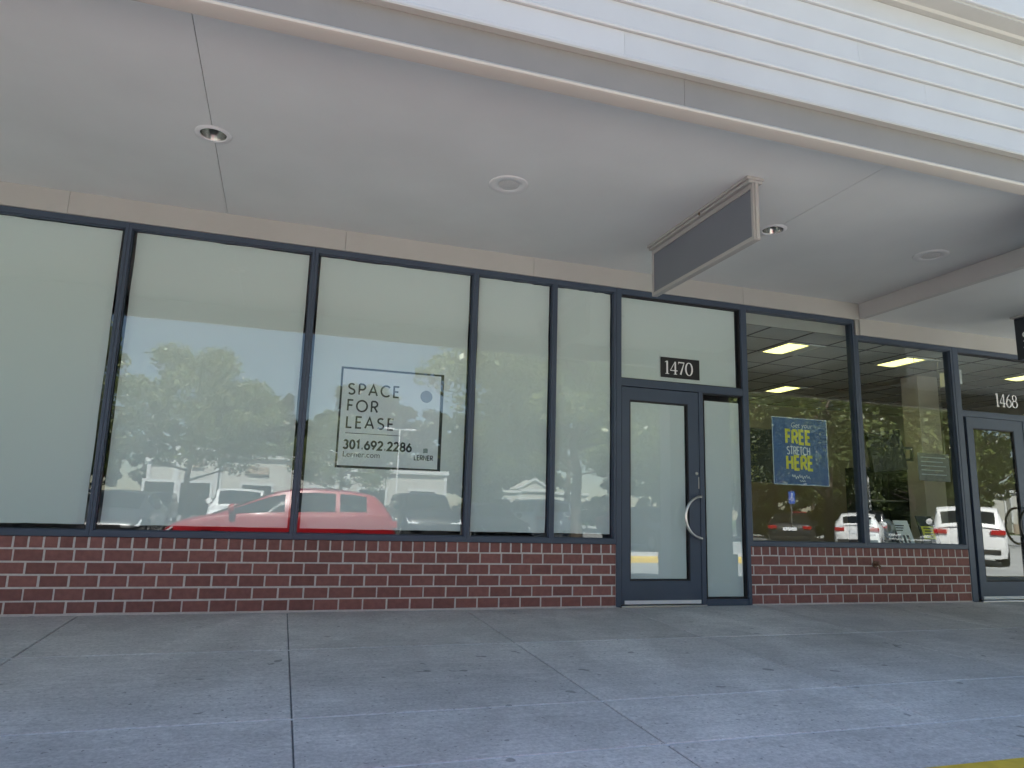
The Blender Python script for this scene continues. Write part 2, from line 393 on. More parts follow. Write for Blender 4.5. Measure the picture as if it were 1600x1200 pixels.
o = g.build("parking_lot", M['asphalt']); tag(o, kind='structure')
ln = MB()
for r0, r1 in ((-12.6, -17.6), (-18.0, -23.0), (-31.0, -36.0), (-36.4, -41.4)):
    for k in range(-6, 20):
        x = 2.7*k; ln.box(x-.05, x+.05, r1, r0, -.27, -.266)
o = ln.build("parking_lines", M['white_paint']); tag(o, kind='structure')
gr = MB(); gr.add([(-400,-58.5,-.24),(400,-58.5,-.24),(400,-400,-.24),(-400,-400,-.24)], [(3,2,1,0)])
o = gr.build("lawn", M['grass']); tag(o, kind='structure')

# ------------------------------------------------------------------ the shop building
B = empty("shop_building", (0, 0, 0), "shopping strip with brick base, slate blue window frames and deep white canopy", "shop building")
ZS = 3.45     # soffit height
ZD = 3.27     # dropped soffit of the next bay
def brick_wall(x0, x1, label=None):
    mo = MB(); mo.box(x0, x1, -0.0005, 0.09, -0.05, 0.594)
    w = mo.build("brick_wall", M['mortar'], B)
    if label: w["label"] = label
    bk = MB(); rr = random.Random(int(x0*10))
    def one(a, b, z0, z1):
        j = lambda s_: rr.uniform(-s_, s_)
        y = -0.004 + j(.0015); c = 0.004; a += j(.0012); b += j(.0012); z0 += j(.001); z1 += j(.001)
        v = [(a,.03,z0),(b,.03,z0),(b,.03,z1),(a,.03,z1),(a,y+c,z0),(b,y+c,z0),(b,y+c,z1),(a,y+c,z1),(a+c,y,z0+c),(b-c,y,z0+c),(b-c,y,z1-c),(a+c,y,z1-c)]
        fs = [(8,9,10,11)]
        for k in range(4):
            n_ = (k+1) % 4; fs += [(k,n_,4+n_,4+k), (4+k,4+n_,8+n_,8+k)]
        bk.add(v, fs)
    P, m = 0.2075, 0.0064
    for c in range(5):
        z0 = 0.006 + c*0.0995; off = (0.0 if c % 2 == 0 else P/2) - 0.074 + (0.012 if c in (1, 4) else 0)
        k0 = math.floor((x0-off)/P)
        x = off + k0*P
        while x < x1:
            a, b = max(x+m, x0+.002), min(x+P-m, x1-.002)
            if b-a > .02: one(a, b, z0+m, z0+.0995-m)
            x += P
    x = -0.074 + math.floor((x0+.074)/(P/2))*(P/2)
    while x < x1:
        a, b = max(x+m, x0+.002), min(x+P/2-m, x1-.002)
        if b-a > .015: one(a, b, 0.5035+m, 0.600-m*.4)
        x += P/2
    bk.build("brick_facing", M['brick'], w)
    cl = MB(); cl.box(x0, x1, -0.02, 0.003, -0.03, 0.006); cl.build("base_mortar", M['mortar'], w, bevel=.004)
brick_wall(-9.0, 3.198, "long red brick wall under the filmed windows")
brick_wall(4.768, 7.812, "short red brick wall under the clear windows")

FY0, FY1 = -0.006, 0.105
def window(x0, x1, z0, z1, film=None, wl=.025, wr=.025, wb=.05, wt=.05, name="window", label=None, seed=0):
    fr = MB(); fr.frame(x0+.0006, x1-.0006, FY0, FY1, z0, z1, wl, wr, wb, wt)
    # inner stop bead round the glass
    b = .009
    fr.frame(x0+wl-.001, x1-wr+.001, 0.018, 0.040, z0+wb-.001, z1-wt+.001, b, b, b, b)
    w = fr.build(name, M['frame'], B, bevel=.0025)
    if label: w["label"] = label
    pn = MB(); pn.box(x0+wl-.004, x1-wr+.004, .044, .050, z0+wb-.004, z1-wt+.004)
    pn.build("pane", M['glass'], w)
    if film:
        l, r, bo, to = film; rr = random.Random(seed)
        fx0, fx1, fz0, fz1 = x0+wl+l, x1-wr-r, z0+wb+bo, z1-wt-to
        j = lambda: rr.uniform(-.0022, .0022)
        N = 14; loop = []
        for k in range(N): loop.append((fx0+(fx1-fx0)*k/N, fz0+j()))
        for k in range(N): loop.append((fx1+j(), fz0+(fz1-fz0)*k/N))
        for k in range(N): loop.append((fx1-(fx1-fx0)*k/N, fz1+j()*2))
        for k in range(N): loop.append((fx0+j(), fz1-(fz1-fz0)*k/N))
        fm = MB(); fm.prism(loop[::-1], 'y', .0535, .0545)
        fm.build("window_film", M['film'], w)
    return w
T = 3.25
window(-5.6, -4.2, .60, T, (.03,.03,.045,.012), label="milky filmed window outside the left edge", seed=9)
window(-4.2, -2.95, .60, T, (.03,.03,.045,.012), label="milky filmed window beside the left edge", seed=8)
window(-2.95, -1.43, .60, T, (.03,.032,.045,.012), label="milky filmed window at the far left", seed=1)
window(-1.43, .124, .60, T, (.033,.026,.045,.012), label="milky filmed window left of the lease notice", seed=2)
window(.124, 1.669, .60, T, (.03,.024,.045,.012), label="milky filmed window with the lease notice", seed=3)
window(1.669, 2.51, .60, T, (.022,.022,.045,.012), label="narrow milky filmed window right of the lease notice", seed=4)
window(2.51, 3.198, .60, T, (.018,.018,.045,.012), label="narrowest milky filmed window beside the door", seed=5)
# doorway of the vacant shop
dj = MB()
dj.box(3.199, 3.256, FY0-.004, FY1, 0, T); dj.box(4.728, 4.768, FY0-.004, FY1, 0, T); dj.box(3.256, 4.728, FY0-.004, FY1, 3.19, T)
dj.box(3.256, 4.728, FY0-.002, FY1, 2.205, 2.285); dj.box(4.170, 4.222, FY0-.002, FY1, 0, 2.205); dj.box(4.222, 4.728, FY0-.002, FY1, 0.0, .062)
dfr = dj.build("door_frame", M['frame'], B, bevel=.003)
def lite(x0, x1, z0, z1, film, name, seed, y=0.0, label=None, par=None):
    """glass held in a bead, used for transoms, sidelights and doors"""
    fr = MB(); fr.frame(x0, x1, .016+y, .075+y, z0, z1, .012, .012, .012, .012)
    w = fr.build(name, M['gasket'], B if par is None else par)
    if label: w["label"] = label
    p_ = MB(); p_.box(x0+.006, x1-.006, .042+y, .048+y, z0+.006, z1-.006)
    p_.build("pane", M['glass'], w if par is None else par)
    if film:
        l, r, bo, to = film; f = MB(); f.box(x0+l, x1-r, .0515+y, .0525+y, z0+bo, z1-to)
        f.build("window_film", M['film'], w if par is None else par)
    return w
lite(3.256, 4.728, 2.285, 3.19, (.024,.045,.018,.018), "transom_window", 1, label="milky filmed transom above the door, with number plate")
lite(4.222, 4.728, .062, 2.205, (.052,.022,.02,.075), "sidelight_window", 2, label="tall narrow milky filmed sidelight")
# the leaf
def door_leaf(x0, x1, gx0, gx1, gz0, gz1, filmed, label, hinge_left=True):
    d = MB()
    d.frame(x0, x1, -.002, .044, .022, 2.198, gx0-x0, x1-gx1, gz0-.022, 2.198-gz1)
    dr = d.build("door", M['frame'], B, bevel=.003); dr["label"] = label
    bd = MB(); bd.frame(gx0-.001, gx1+.001, .004, .040, gz0-.001, gz1+.001, .014, .014, .014, .014); bd.build("glazing_bead", M['gasket'], dr)
    p_ = MB(); p_.box(gx0-.002, gx1+.002, .018, .024, gz0-.002, gz1+.002); p_.build("pane", M['glass'], dr)
    if filmed:
        f = MB(); f.box(gx0+.022, gx1-.030, .027, .028, gz0+.02, gz1-.018); f.build("window_film", M['film'], dr)
    # threshold plate with screws
    k = MB(); k.box(x0+.03, x1-.012, -.012, -.0025, .024, .060)
    for q in range(4):
        k.lathe([(0,-.016),(.006,-.015),(.007,-.0121)], (x0+.08+q*(x1-x0-.16)/3, 0, .042), 'y', 8)
    k.build("door_sweep", M['white'], dr, bevel=.0015)
    return dr
door1 = door_leaf(3.262, 4.166, 3.352, 4.040, .245, 2.065, True, "slate blue door with milky film")
hd = MB()
C = (4.157, -.065, .885); rad = .212
pts = [(4.148 - rad*math.sin(R(a))*0.93, -.072, C[2] + rad*math.cos(R(a))) for a in np.linspace(4, 176, 26)]
hd.tube([(4.142, -.003, C[2]+rad-.001)] + pts + [(4.142, -.003, C[2]-rad+.001)], .0135, 12)
hd.build("pull_handle", M['steel'], door1, smooth=True)
lk = MB(); lk.lathe([(0,-.016),(.012,-.016),(.0165,-.012),(.0165,-.001)], (4.128, 0, 1.335), 'y', 20); lk.build("lock", M['steel'], door1, smooth=True)
lk = MB(); lk.box(4.150, 4.158, -.006, -.001, 1.18, 1.30); lk.build("latch_guard", M['steel'], door1, bevel=.001)
th = MB(); th.box(3.24, 4.20, -.05, .10, -.004, .016); th.build("threshold", M['steel'], dfr, bevel=.004)

# clear windows of the next shop
window(4.768, 6.313, .60, T, None, wl=.035, wr=.03, label="clear window with the blue poster")
ZT2 = 3.065
window(6.313, 7.812, .60, ZT2, None, wl=.045, wr=.03, label="clear window with the leaning boards")
dj = MB()
dj.box(7.813, 7.900, FY0-.004, FY1, 0, ZT2); dj.box(9.50, 9.56, FY0-.004, FY1, 0, ZT2); dj.box(7.900, 9.50, FY0-.004, FY1, 3.01, ZT2)
dj.box(7.900, 9.50, FY0-.002, FY1, 2.20, 2.275); dj.box(8.90, 8.95, FY0-.002, FY1, 0, 2.20)
dfr2 = dj.build("door_frame", M['frame'], B, bevel=.003)
lite(7.900, 9.50, 2.275, 3.01, None, "transom_window", 3, label="clear transom with white numerals")
lite(8.95, 9.50, .03, 2.20, None, "sidelight_window", 4, label="clear sidelight beyond the right door")
door2 = door_leaf(7.955, 8.895, 8.055, 8.735, .225, 2.065, False, "slate blue door with clear glass")
hd = MB()
pts = [(8.80 - .225*math.sin(R(a))*0.9, -.075, .90 + .225*math.cos(R(a))) for a in np.linspace(0, 360, 40)]
hd.tube([(8.80 - .2*math.sin(R(a)), -.072, .89 + .22*math.cos(R(a))) for a in np.linspace(3, 177, 24)], .0145, 12)
hd.tube([(8.798, -.003, 1.11), (8.798, -.072, 1.11)], .012, 8); hd.tube([(8.798, -.003, .67), (8.798, -.072, .67)], .012, 8)
h2 = hd.build("pull_handle", M['black'], door2, smooth=True)
th = MB(); th.box(7.92, 8.92, -.05, .10, -.004, .016); th.build("threshold", M['steel'], dfr2, bevel=.004)
# filler above the lower head, and wall beyond
fl = MB(); fl.box(6.338, 9.56, FY0+.008, FY1, ZT2+.001, T+.5); fl.box(9.561, 16, 0, .2, -.1, 4.2); fl.box(-9.2, -5.62, 0, .2, -.1, 4.2); fl.box(-5.62, 6.337, .03, FY1, T+.001, 4.2)
fl.build("wall", M['beige'], B)

# beige head trim over the frames, in lengths with hairline joints
tr = MB()
for a, b in ((-5.62,-1.9),(-1.9,.385),(.385,2.262),(2.262,4.76),(4.76,6.382)):
    tr.box(a+.0012, b-.0012, -.022, .029, T+.001, ZS)
tr.box(6.384, 9.56, -.022, -.001, ZT2+.001, ZD)
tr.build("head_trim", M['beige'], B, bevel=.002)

# soffit boards (joints across the depth), with holes left to fittings that sit just below
sf = MB()
XB = [-9.2, -5.3, -.659, 4.018, 6.396]
for i in range(len(XB)-1): sf.box(XB[i]+.0022, XB[i+1]-.0022, -3.13, .03, ZS, ZS+.02)
s1 = sf.build("soffit", M['soffit'], B)
def cut_round(o, x, y, z, r):
    c = MB(); c.lathe([(0,-.1),(r,-.1),(r,.1),(0,.1)], (x,y,z), 'z', 48); k = c.build("cut", None)
    md = o.modifiers.new("cut", 'BOOLEAN'); md.operation = 'DIFFERENCE'; md.object = k; md.solver = 'EXACT'
    dg = bpy.context.evaluated_depsgraph_get(); me = bpy.data.meshes.new_from_object(o.evaluated_get(dg))
    o.modifiers.clear(); old = o.data; o.data = me; bpy.data.meshes.remove(old); me.name = "soffit"
    bpy.data.objects.remove(k)
cut_round(s1, -.659, -1.47, ZS, .106); cut_round(s1, 4.012, -1.497, ZS, .106)
sj = MB(); sj.box(-9.2, 6.396, -3.13, .03, ZS+.30, ZS+.31); sj.build("soffit_backing", M['gasket'], s1)
sd = MB(); sd.box(6.46, 11.2, -3.13, .03, ZD, ZD+.02); sd.box(11.204, 16, -3.13, .03, ZD, ZD+.02)
s2 = sd.build("dropped_soffit", M['soffit'], B)
bm = MB(); bm.box(6.392, 6.458, -3.13, -.0005, ZD-.004, ZS-.001); bm.build("soffit_drop_face", M['stucco'], s2, bevel=.003)

# front edge: moulding lip, frieze, lap siding, coping
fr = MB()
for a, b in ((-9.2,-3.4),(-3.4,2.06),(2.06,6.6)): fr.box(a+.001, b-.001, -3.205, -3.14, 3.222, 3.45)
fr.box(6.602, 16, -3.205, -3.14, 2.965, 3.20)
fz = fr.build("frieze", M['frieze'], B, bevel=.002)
lp = MB()
prof = [(-3.128,3.225),(-3.128,3.205),(-3.21,3.205),(-3.228,3.212),(-3.232,3.224),(-3.226,3.236),(-3.212,3.243),(-3.206,3.25),(-3.2055,3.225)]
lp.prism(prof, 'x', -9.2, 6.6); lp.prism([(y, z-.257) for y, z in prof], 'x', 6.602, 16)
lp.build("edge_moulding", M['moulding'], fz, smooth=True)
sd = MB()
ZB = [3.438, 3.626, 3.806, 3.985, 4.165, 4.335]
for i in range(5):
    z0, z1 = ZB[i], ZB[i+1]
    xs = [-9.2] + [[-4.1, 1.66], [-2.2, 3.9], [-.6, 3.35], [-5.0, 2.5], [.4, 4.9]][i] + [6.6]
    for a, b in zip(xs[:-1], xs[1:]):
        sd.prism([(-3.206,z0),(-3.240,z0),(-3.244,z0+.006),(-3.244,z0+.018),(-3.238,z0+.024),(-3.232,z0+.030),(-3.222,z1-.002),(-3.206,z1-.002)], 'x', a+.0007, b-.0007)
# narrow lower parapet over the next bay
sd.prism([(-3.206,3.20),(-3.244,3.20),(-3.222,3.40),(-3.206,3.40)], 'x', 6.602, 16); sd.prism([(-3.206,3.402),(-3.244,3.402),(-3.222,3.60),(-3.206,3.60)], 'x', 6.602, 16)
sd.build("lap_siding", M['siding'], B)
rt = MB(); rt.box(-9.2, 6.6, -3.252, -3.205, 3.424, 3.437); rt.build("drip_strip", M['beige'], B, bevel=.002)
cp = MB(); cp.prism([(-3.20,4.336),(-3.262,4.336),(-3.276,4.352),(-3.375,4.356),(-3.375,4.375),(-3.20,4.375)], 'x', -9.2, 6.6); cp.build("cornice_moulding", M['beige'], B, smooth=True)
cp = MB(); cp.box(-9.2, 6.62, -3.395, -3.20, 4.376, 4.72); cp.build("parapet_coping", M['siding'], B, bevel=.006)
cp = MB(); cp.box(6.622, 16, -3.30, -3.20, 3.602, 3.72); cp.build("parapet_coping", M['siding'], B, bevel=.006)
rf = MB(); rf.box(-9.2, 6.6, -3.14, 12, 4.38, 4.5); rf.box(6.6, 16, -3.14, 12, 3.62, 3.75); rf.box(6.55, 6.60, -3.14, 12, 3.3, 4.38)
rf.box(-9.2, 16, 11.9, 12, -.1, 4.37); rf.box(-9.3, -9.21, -3.14, 12, 3.4, 4.37); rf.box(-9.3, -9.21, .2, 12, -.1, 3.39); rf.box(16.01, 16.1, .2, 12, -.1, 3.61)
rf.build("roof", M['stucco'], B)
for (a, b) in ((-3.32, -2.2), (5.50, 6.58), (14.3, 15.4), (-9.1, -8.0)):
    pl = MB(); zt = ZS if b < 6.6 else ZD
    pl.box(a, b, -3.125, -2.80, -.10, zt-.001); pl.box(a-.05, b+.05, -3.122, -2.75, -.10, .35)
    p_ = pl.build("pillar", M['stucco'], B, bevel=.01)

# interior of both shops
iw = MB(); iw.box(4.735, 4.800, .11, 11.8, -.02, 3.6); iw.box(-9.1, 4.73, 8.0, 8.1, -.02, 3.6)
iw.build("party_wall", M['darkwall'], B)
iw = MB(); iw.box(4.81, 15.9, 5.0, 5.1, -.02, 3.09); iw.box(12.5, 12.6, .2, 4.99, -.02, 3.09); iw.box(4.802, 4.815, .12, 4.99, -.02, 3.09)
iw.build("interior_wall", M['taupe'], B)
cl = MB(); cl.box(4.82, 12.49, .14, 8.49, 3.10, 3.13); ic = cl.build("tile_ceiling", M['tile'], B)
cl = MB()
GX0, GY0, GP = 5.90, .66, .61
for k in range(-2, 12):
    x = GX0 + k*GP
    if 4.83 < x < 12.4: cl.box(x-.012, x+.012, .14, 8.49, 3.094, 3.0995)
for k in range(-1, 13):
    y = GY0 + k*GP
    if .15 < y < 8.4: cl.box(4.83, 12.48, y-.009, y+.009, 3.0955, 3.0992)
cl.build("ceiling_grid", M['tbar'], ic)
sp = MB(); sp.box(4.80, 6.31, .112, .130, 3.075, 3.60); sp.box(6.32, 12.4, .112, .13, 3.10, 3.6); sp.build("bulkhead", M['beige'], B)
cl = MB(); cl.box(-9.1, 4.73, .11, 7.99, 3.45, 3.5); cl.build("shop_ceiling", M['darkwall'], B)
cl = MB(); cl.box(-9.1, 15.9, .106, 11.8, -.12, -.02); cl.build("shop_floor", M['floor'], B)

# ------------------------------------------------------------------ fittings on the canopy
def downlight(x, y, label):
    t = empty("downlight", (x, y, ZS), label, "ceiling light", "recessed lights in the canopy soffit")
    m = MB(); m.lathe([(.088,-.004),(.092,-.010),(.112,-.009),(.122,-.003),(.122,-.0008),(.088,-.0008)], (x,y,ZS), 'z', 40); m.build("trim_ring", M['white'], t, smooth=True)
    m = MB(); m.lathe([(.0895,-.004),(.087,.02),(.080,.07),(.068,.115),(.05,.13),(0,.131)], (x,y,ZS), 'z', 40); m.build("reflector", M['chrome'], t, smooth=True)
    m = MB(); m.lathe([(.0,.045),(.02,.05),(.030,.07),(.030,.10),(.022,.128)], (x,y,ZS), 'z', 24); m.build("bulb", M['white'], t, smooth=True)
downlight(-.659, -1.47, "silver recessed downlight on the soffit seam above the left windows")
downlight(4.012, -1.497, "silver recessed downlight just right of the hanging blank sign")
def speaker(x, y, z, label):
    t = empty("ceiling_speaker", (x, y, z), label, "ceiling speaker", "round speakers in the canopy soffit")
    m = MB(); m.lathe([(.085,-.005),(.090,-.009),(.140,-.010),(.155,-.005),(.157,-.0008),(.085,-.0008)], (x,y,z), 'z', 48); m.build("trim_ring", M['white'], t, smooth=True)
    m = MB(); m.lathe([(.0,-.012),(.05,-.011),(.084,-.0065),(.089,-.0055)], (x,y,z), 'z', 40); m.build("grille", M['speaker'], t, smooth=True)
speaker(1.523, -1.482, ZS, "round white soffit speaker near the middle of the canopy")
speaker(5.81, -1.535, ZS, "round white soffit speaker beside the soffit step at right")

# blank blade sign under the soffit
t = empty("hanging_sign", (3.24, -1.49, ZS), "blank charcoal blade sign in a cream frame hanging from the soffit", "sign")
y0, y1, zt, zb = -2.285, -.735, 3.405, 2.945
m = MB(); m.box(3.165, 3.315, y0-.005, y1+.005, 3.425, ZS-.001); m.box(3.180, 3.300, y0, y1, 3.400, 3.424); m.build("mounting_plate", M['signtrim'], t, bevel=.003)
m = MB()
m.box(3.212, 3.268, y0, y0+.028, zb, 3.399); m.box(3.212, 3.268, y1-.028, y1, zb, 3.399)
m.box(3.212, 3.268, y0+.0285, y1-.0285, zb, zb+.032); m.box(3.212, 3.268, y0+.0285, y1-.0285, 3.36, 3.399)
m.box(3.228, 3.252, y0-.012, y0-.0005, zb+.005, 3.399)
m.build("sign_frame", M['signtrim'], t, bevel=.003)
m = MB(); m.box(3.222, 3.258, y0+.029, y1-.029, zb+.033, 3.359); m.build("sign_face", M['signgrey'], t)
m = MB(); m.lathe([(0,-.03),(.006,-.03),(.006,0)], (3.175,-1.62,3.43), 'z', 8); m.lathe([(0,-.016),(.012,-.016),(.012,-.010),(.006,-.010)], (3.175,-1.62,3.424), 'z', 8); m.build("bolt", M['brass'], t)
# the next shop's blade sign, cut by the frame edge
t = empty("hanging_sign", (7.95, -1.5, ZD), "dark blade sign with pale letter hanging above the right door", "sign")
m = MB(); m.box(7.875, 8.025, -2.30, -.725, ZD-.024, ZD-.001); m.build("mounting_plate", M['signtrim'], t, bevel=.003)
m = MB(); m.box(7.925, 7.975, -2.29, -.735, 2.765, ZD-.0245); m.build("sign_face", M['ink'], t, bevel=.004)
lt = MB()
side = lambda a, b, d: (7.9245 - d, -a, b)
write(lt, "S", .82, 2.96, .11, side, w=.17); stroke(lt, [(.82, 2.895), (.90, 2.895)], .014, side, .0005)
lt.build("lettering", M['white_ink'], t)

# hose bibb in the short brick wall
t = empty("hose_bibb", (6.42, -.004, .42), "small brass hose tap set in the short brick wall", "tap")
m = MB(); m.lathe([(0,-.02),(.03,-.02),(.036,-.012),(.036,-.005)], (6.40,0,.42), 'y', 16); m.build("wall_plate", M['brass'], t, smooth=True)
m = MB(); m.tube([(6.40,-.018,.42),(6.40,-.055,.42),(6.40,-.075,.405),(6.40,-.08,.375)], .014, 10); m.build("spout", M['brass'], t, smooth=True)
m = MB(); m.lathe([(.0,.0),(.02,.0),(.028,.005),(.02,.01),(0,.01)], (6.40,-.05,.445), 'z', 12); m.tube([(6.40,-.05,.43),(6.40,-.05,.446)], .006, 6); m.build("valve_handle", M['brass'], t)

# ------------------------------------------------------------------ notices on the glass
# lease notice
LX0, LX1, LZ0, LZ1 = .437, 1.402, 1.236, 2.163
t = empty("lease_notice", ((LX0+LX1)/2, .0535, LZ0), "square white space for lease notice with black border in the filmed window", "notice")
YF = .0525
m = MB(); m.box(LX0, LX1, YF-.0006, YF+.0006, LZ0, LZ1); m.build("board", M['paper'], t)
m = MB(); bw = .0185
m.frame(LX0, LX1, YF-.0012, YF-.0007, LZ0, LZ1, bw, bw*1.6, bw*1.2, bw); m.build("border", M['ink'], t)
f = wall_face(YF-.0009)
lx = .510
for word, z, nm in (("SPACE", 1.911, "first_word"), ("FOR", 1.757, "second_word"), ("LEASE", 1.604, "third_word")):
    m = MB(); write(m, word, lx, z, .100, f, w=.16, track=.26, sx=1.14); m.build(nm, M['ink'], t)
m = MB(); stroke(m, [(lx-.002, 1.553), (lx+.50, 1.553)], .006, f, 0); m.build("rule", M['ink'], t)
m = MB(); write(m, "301.692.2286", lx-.012, 1.413, .074, f, w=.24, track=.155, sx=1.06); m.build("phone_number", M['ink'], t)
font_text("Lerner.com", lx-.014, 1.338, .072, YF-.0011, "web_address", M['ink'], t)
m = MB(); write(m, "LERNER", 1.150, 1.338, .043, f, w=.20, track=.12, sx=1.05); m.build("company_name", M['ink'], t)
m = MB()
for k in range(4): stroke(m, [(1.232, 1.408+k*.0105), (1.262, 1.414+k*.0105), (1.276, 1.409+k*.0105)], .0085, f, 0)
m.build("emblem", M['green_ink'], t)
m = MB(); m.lathe([(0,-.0016),(.056,-.0015),(.058,-.0007)], (1.238, YF, 1.94), 'y', 32); m.build("printed_dot", M['grey_ink'], t)
# number plate over the door
t = empty("number_plate", (3.97, .041, 2.34), "black number plate reading 1470 on the transom above the door", "number plate")
m = MB(); m.box(3.742, 4.216, .0385, .0412, 2.345, 2.566); m.build("plate", M['black'], t)
m = MB(); write(m, "1470", 3.785, 2.385, .142, wall_face(.0381), SERIF, track=.02, sx=1.02); m.build("numerals", M['white_ink'], t)
t = empty("number_decal", (8.73, .041, 2.35), "white 1468 numerals on the clear transom above the right door", "number decal")
m = MB(); write(m, "1468", 8.525, 2.375, .168, wall_face(.0412), SERIF, track=-.0, sx=.98); m.build("numerals", M['white_ink'], t)

# blue poster on the inside of the clear window
t = empty("window_poster", (5.5, .06, 1.27), "blue free stretch here poster with pale border in the clear window", "poster")
PX0, PX1, PZ0, PZ1, PY = 5.155, 5.905, 1.268, 2.025, .075
m = MB(); m.box(PX0, PX1, PY-.001, PY+.001, PZ0, PZ1); m.build("sheet", M['navy'], t)
m = MB(); m.frame(PX0, PX1, PY-.0018, PY-.0012, PZ0, PZ1, .008, .008, .008, .008); m.build("border", M['pale_ink'], t)
f = wall_face(PY-.0014)
font_text("Get your", 5.405, 1.915, .080, PY-.0016, "small_words", M['pale_ink'], t, .15)
for word, z in (("FREE", 1.735), ("HERE", 1.445)):
    m = MB(); write(m, word, 5.335, z, .145, f, w=.22, track=.15, sx=.92); m.build("yellow_word", M['yellow_ink'], t)
m = MB(); write(m, "STRETCH", 5.345, 1.610, .085, f, w=.15, track=.08, sx=.80); m.build("white_word", M['pale_ink'], t)
m = MB(); stroke(m, [(5.40+.0095*k, 1.362+.016*math.sin(k*1.9)+.008*math.sin(k*.7)) for k in range(27)], .007, f, 0)
stroke(m, [(5.50+.008*k, 1.315+.008*math.sin(k*1.7)) for k in range(11)], .006, f, 0); m.build("script_line", M['pale_ink'], t)

# dark poster deeper inside, half hidden by the frame
t = empty("dark_poster", (5.03, 1.2, 1.2), "black poster with olive words behind the left edge of the clear window", "poster")
m = MB(); m.box(5.25, 5.92, .92, .925, 1.33, 2.0); m.build("sheet", M['darkposter'], t)
f = wall_face(.9195)
for word, x, z in (("STRETCH", 5.28, 1.72), ("THE", 5.46, 1.59), ("EFFECT", 5.36, 1.45)):
    m = MB(); write(m, word, x, z, .075, f, w=.16, track=.08, sx=.9); m.build("printed_word", M['olive_ink'], t)
t["label"] = "black poster with faint olive words inside, left of the blue poster"
# troffers
def troffer(x, y, label):
    t = empty("ceiling_light", (x+.3, y+.3, 3.1), label, "ceiling light", "lit square ceiling lights in the clear shop")
    m = MB(); m.frame(x, x+.585, 3.0725, 3.0935, y, y+.585, .03, .03, .03, .03); m = MB()
    for (a, b, c, d) in ((x, x+.585, y, y+.028), (x, x+.585, y+.557, y+.585), (x, x+.028, y+.0285, y+.5565), (x+.557, x+.585, y+.0285, y+.5565)): m.box(a, b, c, d, 3.080, 3.0935)
    m.box(x+.0285, x+.5565, y+.0285, y+.5565, 3.0915, 3.0935); m.build("housing", M['white'], t)
    m = MB(); m.prism([(x+.03,3.091),(x+.03,3.084),(x+.16,3.078),(x+.27,3.077),(x+.345,3.086),(x+.345,3.091)], 'y', y+.03, y+.555); m.build("lens", M['lamp'], t, smooth=True)
    m = MB(); m.prism([(x+.36,3.091),(x+.36,3.081),(x+.45,3.077),(x+.54,3.084),(x+.55,3.091)], 'y', y+.03, y+.555); m.build("reflector_tray", M['tile'], t, smooth=True)
troffer(5.925, .675, "lit square ceiling light nearest the blue poster")
troffer(7.865, 3.155, "lit square ceiling light deeper inside, low above the blue poster")
troffer(7.865, .70, "lit square ceiling light in the window with leaning boards")
troffer(5.925, 3.155, "added unseen square fill light deep inside, by the shared wall")  # extra light out of view, added to brighten the shop interior
troffer(10.3, .70, "lit square ceiling light above the right door")
# exit sign
t = empty("exit_sign", (8.6, .6, 2.7), "small exit sign seen edge on near the right door", "exit sign")
m = MB(); m.box(8.46, 8.50, .45, .75, 2.72, 2.92); m.build("housing", M['white'], t, bevel=.004)
m = MB(); m.box(8.502, 8.506, .47, .73, 2.74, 2.90); m.build("face", M['red'], t)
m = MB(); m.tube([(8.48,.6,2.92),(8.48,.6,3.094)], .01, 6); m.build("stem", M['white'], t)
# hanging screen and bracket
t = empty("wall_screen", (7.2, .9, 1.8), "big tilted black screen seen through the second clear window", "screen")
m = MB(); m.add([(6.98,.58,1.99),(7.48,.55,2.07),(7.60,.57,1.56),(7.06,.58,1.50),(6.98,.63,1.99),(7.48,.60,2.07),(7.60,.62,1.56),(7.06,.63,1.50)], [(3,2,1,0),(4,5,6,7),(0,1,5,4),(1,2,6,5),(2,3,7,6),(3,0,4,7)])
m.build("panel", M['screen'], t, bevel=.006)
m = MB(); m.frame(7.52, 7.80, .66, .69, 1.68, 1.86, .03, .03, .03, .03); m.build("bracket", M['black'], t, bevel=.003)
m = MB(); m.tube([(7.3,.62,1.85),(7.42,1.2,2.2),(7.42,1.2,3.09)], .012, 8); m.build("mount_arm", M['steel'], t)
# pale notice panel
t = empty("notice_panel", (8.1, .6, 1.4), "pale grey notice panel with printed lines hanging inside the second clear window", "notice")
m = MB(); m.box(7.80, 8.33, .60, .604, 1.43, 1.79); m.build("sheet", M['emblem'], t)
m = MB(); f = wall_face(.5993)
for k in range(5): stroke(m, [(7.85, 1.735-.055*k), (8.27-.05*(k % 2), 1.735-.055*k)], .012, f, 0)
m.build("printed_lines", M['pale_ink'], t)
m = MB(); m.tube([(7.86,.602,1.79),(7.86,.602,3.09)], .003, 6); m.tube([(8.27,.602,1.79),(8.27,.602,3.09)], .003, 6); m.build("cord", M['steel'], t)
# wall cabinet with two dark shelves beneath
t = empty("display_cabinet", (8.7, 2.2, 0), "dark display cabinet with glass shelves in the clear shop", "cabinet")
m = MB(); m.frame(8.30, 9.15, 2.0, 2.4, 0, 1.70, .04, .04, .1, .04); m.box(8.34,9.11,2.38,2.4,.1,1.66); m.build("carcass", M['screen'], t, bevel=.004)
m = MB()
for z in (.5, .85, 1.2): m.box(8.341, 9.109, 2.02, 2.379, z, z+.02)
m.build("shelf", M['emblem'], t)
# column inside
m = MB(); m.box(9.0, 9.4, 1.6, 1.9, -.02, 3.09); m.build("interior_post", M['taupe'], B, bevel=.005)
